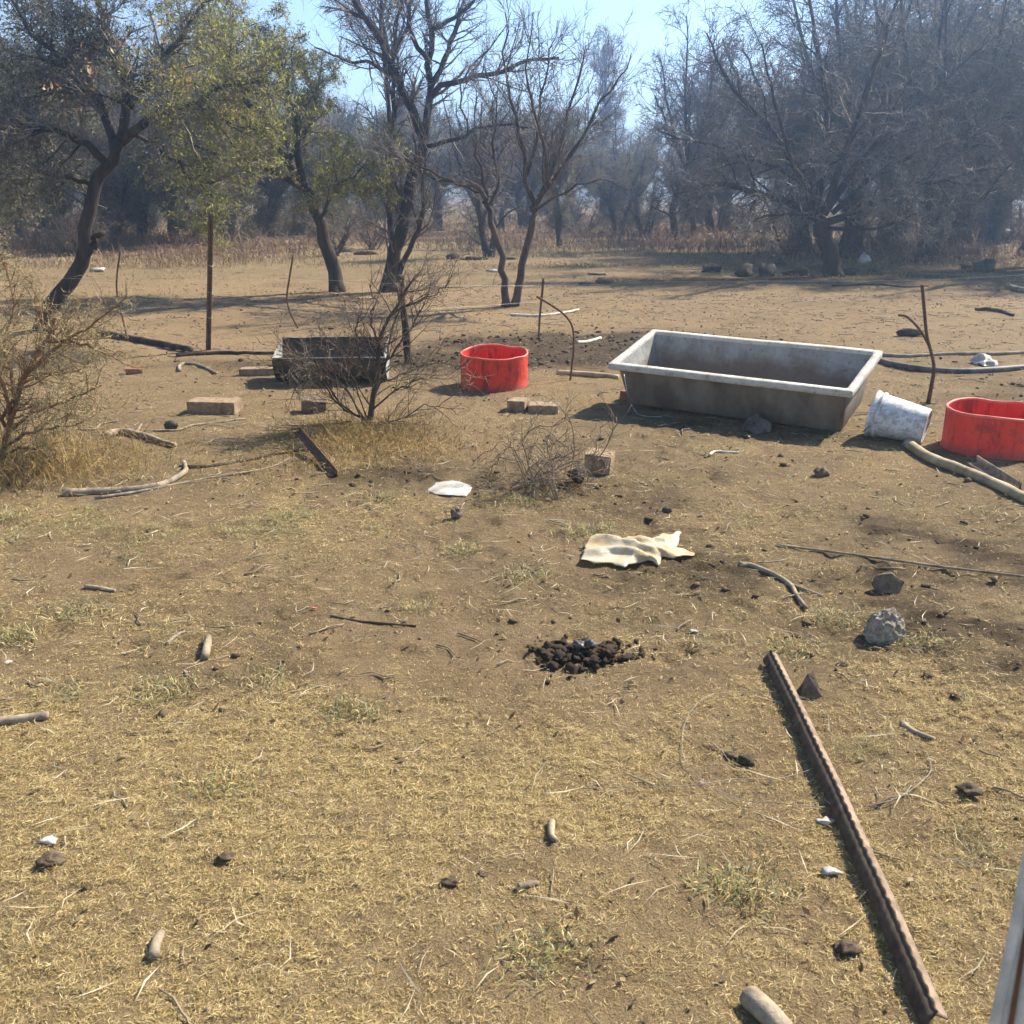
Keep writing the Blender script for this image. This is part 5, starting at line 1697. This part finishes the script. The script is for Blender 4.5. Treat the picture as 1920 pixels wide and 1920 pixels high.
def steel_standard():
    g = G(391, 655); top = Wd(396, 394, g[1])
    t = thing('steel_post', (g[0], g[1], 0), 'tall rusty steel fence post left of the drum trough', 'fence post')
    d = top - g; L = np.linalg.norm(d); d /= L
    mb = MB()
    for a in (R(100), R(220), R(340)):
        e = A([math.cos(a), math.sin(a), 0]); n_ = A([-e[1], e[0], 0]) * .003
        loops = [A([d * x - n_, d * x + e * .03 - n_, d * x + e * .03 + n_, d * x + n_]) for x in np.linspace(-.03, L, 12)]
        mb.add(*loft(loops, closed_end=True, closed_start=True))
    put('shaft', mb.build('shaft'), M['rust'], parent=t)
    for z in (.35, .62, .9):
        a = np.linspace(0, 2 * np.pi, 12)
        put('tie_wire', MB().tube(np.stack([.034 * np.cos(a) + d[0] * z, .034 * np.sin(a), z + .01 * np.sin(2 * a)], -1), .003, 4).build('tie_wire', smooth=True), M['galv'], parent=t)


steel_standard()
upright('dropper', [(226, 470), (220, 510), (219, 545), (226, 580), (238, 628)], .011, .012, 'rust', 'thin bent fence dropper by the snaking left trunk', 'fence dropper')
upright('dropper', [(550, 478), (543, 520), (538, 560), (546, 590), (562, 615)], .012, .012, 'rust', 'bent fence dropper behind the drum trough', 'fence dropper')
upright('wooden_stake', [(750, 516), (753, 560), (760, 610), (766, 684)], .042, .036, 'bark', 'rough wooden stake behind the bare bush', 'fence post', knob=.25, k=9)
upright('steel_post', [(1019, 522), (1016, 555), (1012, 595), (1010, 632)], .018, .012, 'rust', 'short rusty fence post behind the first red tub', 'fence post', k=6)
upright('bent_rod', [(1006, 556), (1030, 570), (1056, 588), (1073, 612), (1076, 650), (1073, 680), (1068, 712)], .010, .010, 'rust', 'rod bent over into an arch beside the short rusty post', 'rod')
M['rebar'] = simple('ribbed_rusty_rod', (.06, .035, .022), (.15, .085, .05), 60, .8, 1.0, 200, .004, metal=.2)


def rebar(pts, r, label):
    g = G(*pts[-1]); P = path(g[1], pts); P[-1, 2] = -.04
    P = smooth_path(P, 150)
    rad = r * (1 + .16 * (np.arange(150) % 3 == 0))
    o = P[-1].copy(); o[2] = 0
    put('rebar_rod', MB().tube(P, rad, 7).build('rebar_rod', o), M['rebar'], tuple(o), label=label, cat='rod')


rebar([(1729, 534), (1733, 580), (1738, 630), (1748, 668), (1751, 692), (1746, 722), (1738, 757)], .0125, 'tall kinked ribbed steel rod behind the white bucket')
def arch_rod():
    d = G(1738, 757)[1]
    P = smooth_path(A([Wd(1684, 591, d + .1), Wd(1700, 594, d + .08), Wd(1722, 615, d + .05), Wd(1740, 645, d + .02), Wd(1748, 668, d - .02), Wd(1752, 692, d - .02), Wd(1748, 722, d - .02), Wd(1742, 757, d - .02)]), 40)
    P[-1, 2] = -.03
    o = P[-1].copy(); o[2] = 0
    put('bent_rod', MB().tube(P, .011, 6).build('bent_rod', o, True), M['rust'], tuple(o), label='second rod bowed to the left beside the kinked ribbed rod', cat='rod')


arch_rod()


def wire_strand(px_pts, dists, label, r=.0013, sag=.03):
    P = []
    for (p, d) in zip(px_pts, dists): P.append(Wd(p[0], p[1], d))
    P = smooth_path(A(P), 60)
    put('fence_wire', MB().tube(P, r, 4).build('fence_wire', P[0], True), M['galv'], tuple(P[0]), label=label, cat='wire')


d1 = float(G(391, 655)[1]); d2 = float(G(766, 684)[1]); d3 = float(G(1010, 632)[1])
wire_strand([(-20, 520), (226, 523), (395, 520), (550, 522), (752, 532), (1016, 536), (1290, 528), (1560, 527), (1760, 524), (1940, 514)], [d1 + .4, d1 + .2, d1, d1 - .2, d2, d3, d3, d3 - .3, d3 - .6, d3 - .9], 'upper fence wire stretched between the posts')
wire_strand([(220, 560), (394, 566), (540, 572), (756, 580), (1014, 566)], [d1 + .2, d1, d1 - .2, d2, d3], 'lower slack fence wire between the left posts', sag=.05)


# ---- pen of rubble and stakes far right
def pen():
    base = G(1885, 440)
    d = base[1]
    for j, (px, y0, y1, lean) in enumerate(((1862, 392, 442, 2), (1872, 388, 442, -2), (1884, 384, 444, 6), (1896, 380, 440, 0), (1912, 384, 444, 1), (1840, 396, 440, -3), (1820, 398, 440, 2))):
        P = A([Wd(px, y1, d), Wd(px + lean, (y0 + y1) / 2, d), Wd(px + lean, y0, d)]); P[0, 2] = -.05
        o = P[0].copy(); o[2] = 0
        put('pen_stake', MB().tube(smooth_path(P, 8), .05, 6).build('pen_stake', o, True), M['bark'], tuple(o), label=f"{('first','second','third','fourth','fifth','sixth','seventh')[[6,5,0,1,2,3,4].index(j)]} stake from the left of the far right pen", cat='stake')
    for j, (px, py, a, lab) in enumerate(((1842, 448, .5, 'left rubble block of the far right pen'), (1872, 450, .6, 'middle rubble block of the far right pen'), (1903, 450, .6, 'right rubble block of the far right pen'))):
        stone('rubble', px, py, (a, .3, .22), 210 + j * 3, 'rubble', lab, .5, 'rubble', 2, .3)


pen()


# ---- pale strip on a brown post at the lower right corner, close to the camera
def near_post():
    t0 = .863
    x0, y0 = .418, .70
    t = thing('gate_post', (x0 + .045, y0, 0), 'brown post with a bundle of pale cables cut by the lower right corner', 'post')
    mb = MB()
    p = rrect(.05, .06, .008, 3)
    loops = [ring3(p + [0.02, .02], z) for z in (0, .5, 1.0, 1.42)]
    V, q, tr = loft(loops, closed_end=True, closed_start=True)
    put('shaft', mesh_np('shaft', V, q, tr, None, False), M['post_brown'], parent=t)
    for dx, dy, r, ph in ((-.040, -.012, .0042, 0.0), (-.030, -.004, .004, 1.3), (-.019, -.013, .0042, 2.1), (-.008, -.014, .0042, 3.0)):
        zs = np.linspace(0.02, 1.40, 40)
        P = np.stack([dx + .0025 * np.sin(zs * 7 + ph) + .012 * (1.15 - zs) ** 2 * (zs > .8), dy + .002 * np.cos(zs * 9 + ph), zs], -1)
        put('cable', MB().tube(P, r, 8).build('cable', smooth=True), M['hide'], parent=t)


M['post_brown'] = simple('rust_brown_post', (.10, .04, .022), (.20, .085, .045), 18, .8, .4, 60, .004)
M['hide_dark'] = simple('strip_web', (.09, .085, .075), (.22, .215, .20), 60, .7, .6, 220, .002)
near_post()


# ================================================================== HAZE standing in for lens glare
def glare_haze():
    x0, x1, y0, y1, z0, z1 = -415, 415, -16, 380, -1.6, 14.5
    V = A([(x, y, z) for z in (z0, z1) for x, y in ((x0, y0), (x1, y0), (x1, y1), (x0, y1))])
    q = [(0, 3, 2, 1), (4, 5, 6, 7), (0, 1, 5, 4), (1, 2, 6, 5), (2, 3, 7, 6), (3, 0, 4, 7)]
    m = bpy.data.materials.new('glare_air'); m.use_nodes = True
    nt = m.node_tree
    nt.nodes.remove(nt.nodes['Principled BSDF'])
    pv = nt.nodes.new('ShaderNodeVolumePrincipled')  # forward-scattering air added to stand in for veiling lens glare
    pv.inputs['Color'].default_value = (.50, .70, 1.0, 1)
    pv.inputs['Density'].default_value = .0064
    pv.inputs['Anisotropy'].default_value = .86
    nt.links.new(pv.outputs[0], nt.nodes['Material Output'].inputs['Volume'])
    put('glare_haze', mesh_np('glare_haze', V, q), m, kind='stuff', label='thin bluish air added over the whole paddock for lens glare', cat='glare_haze')


glare_haze()
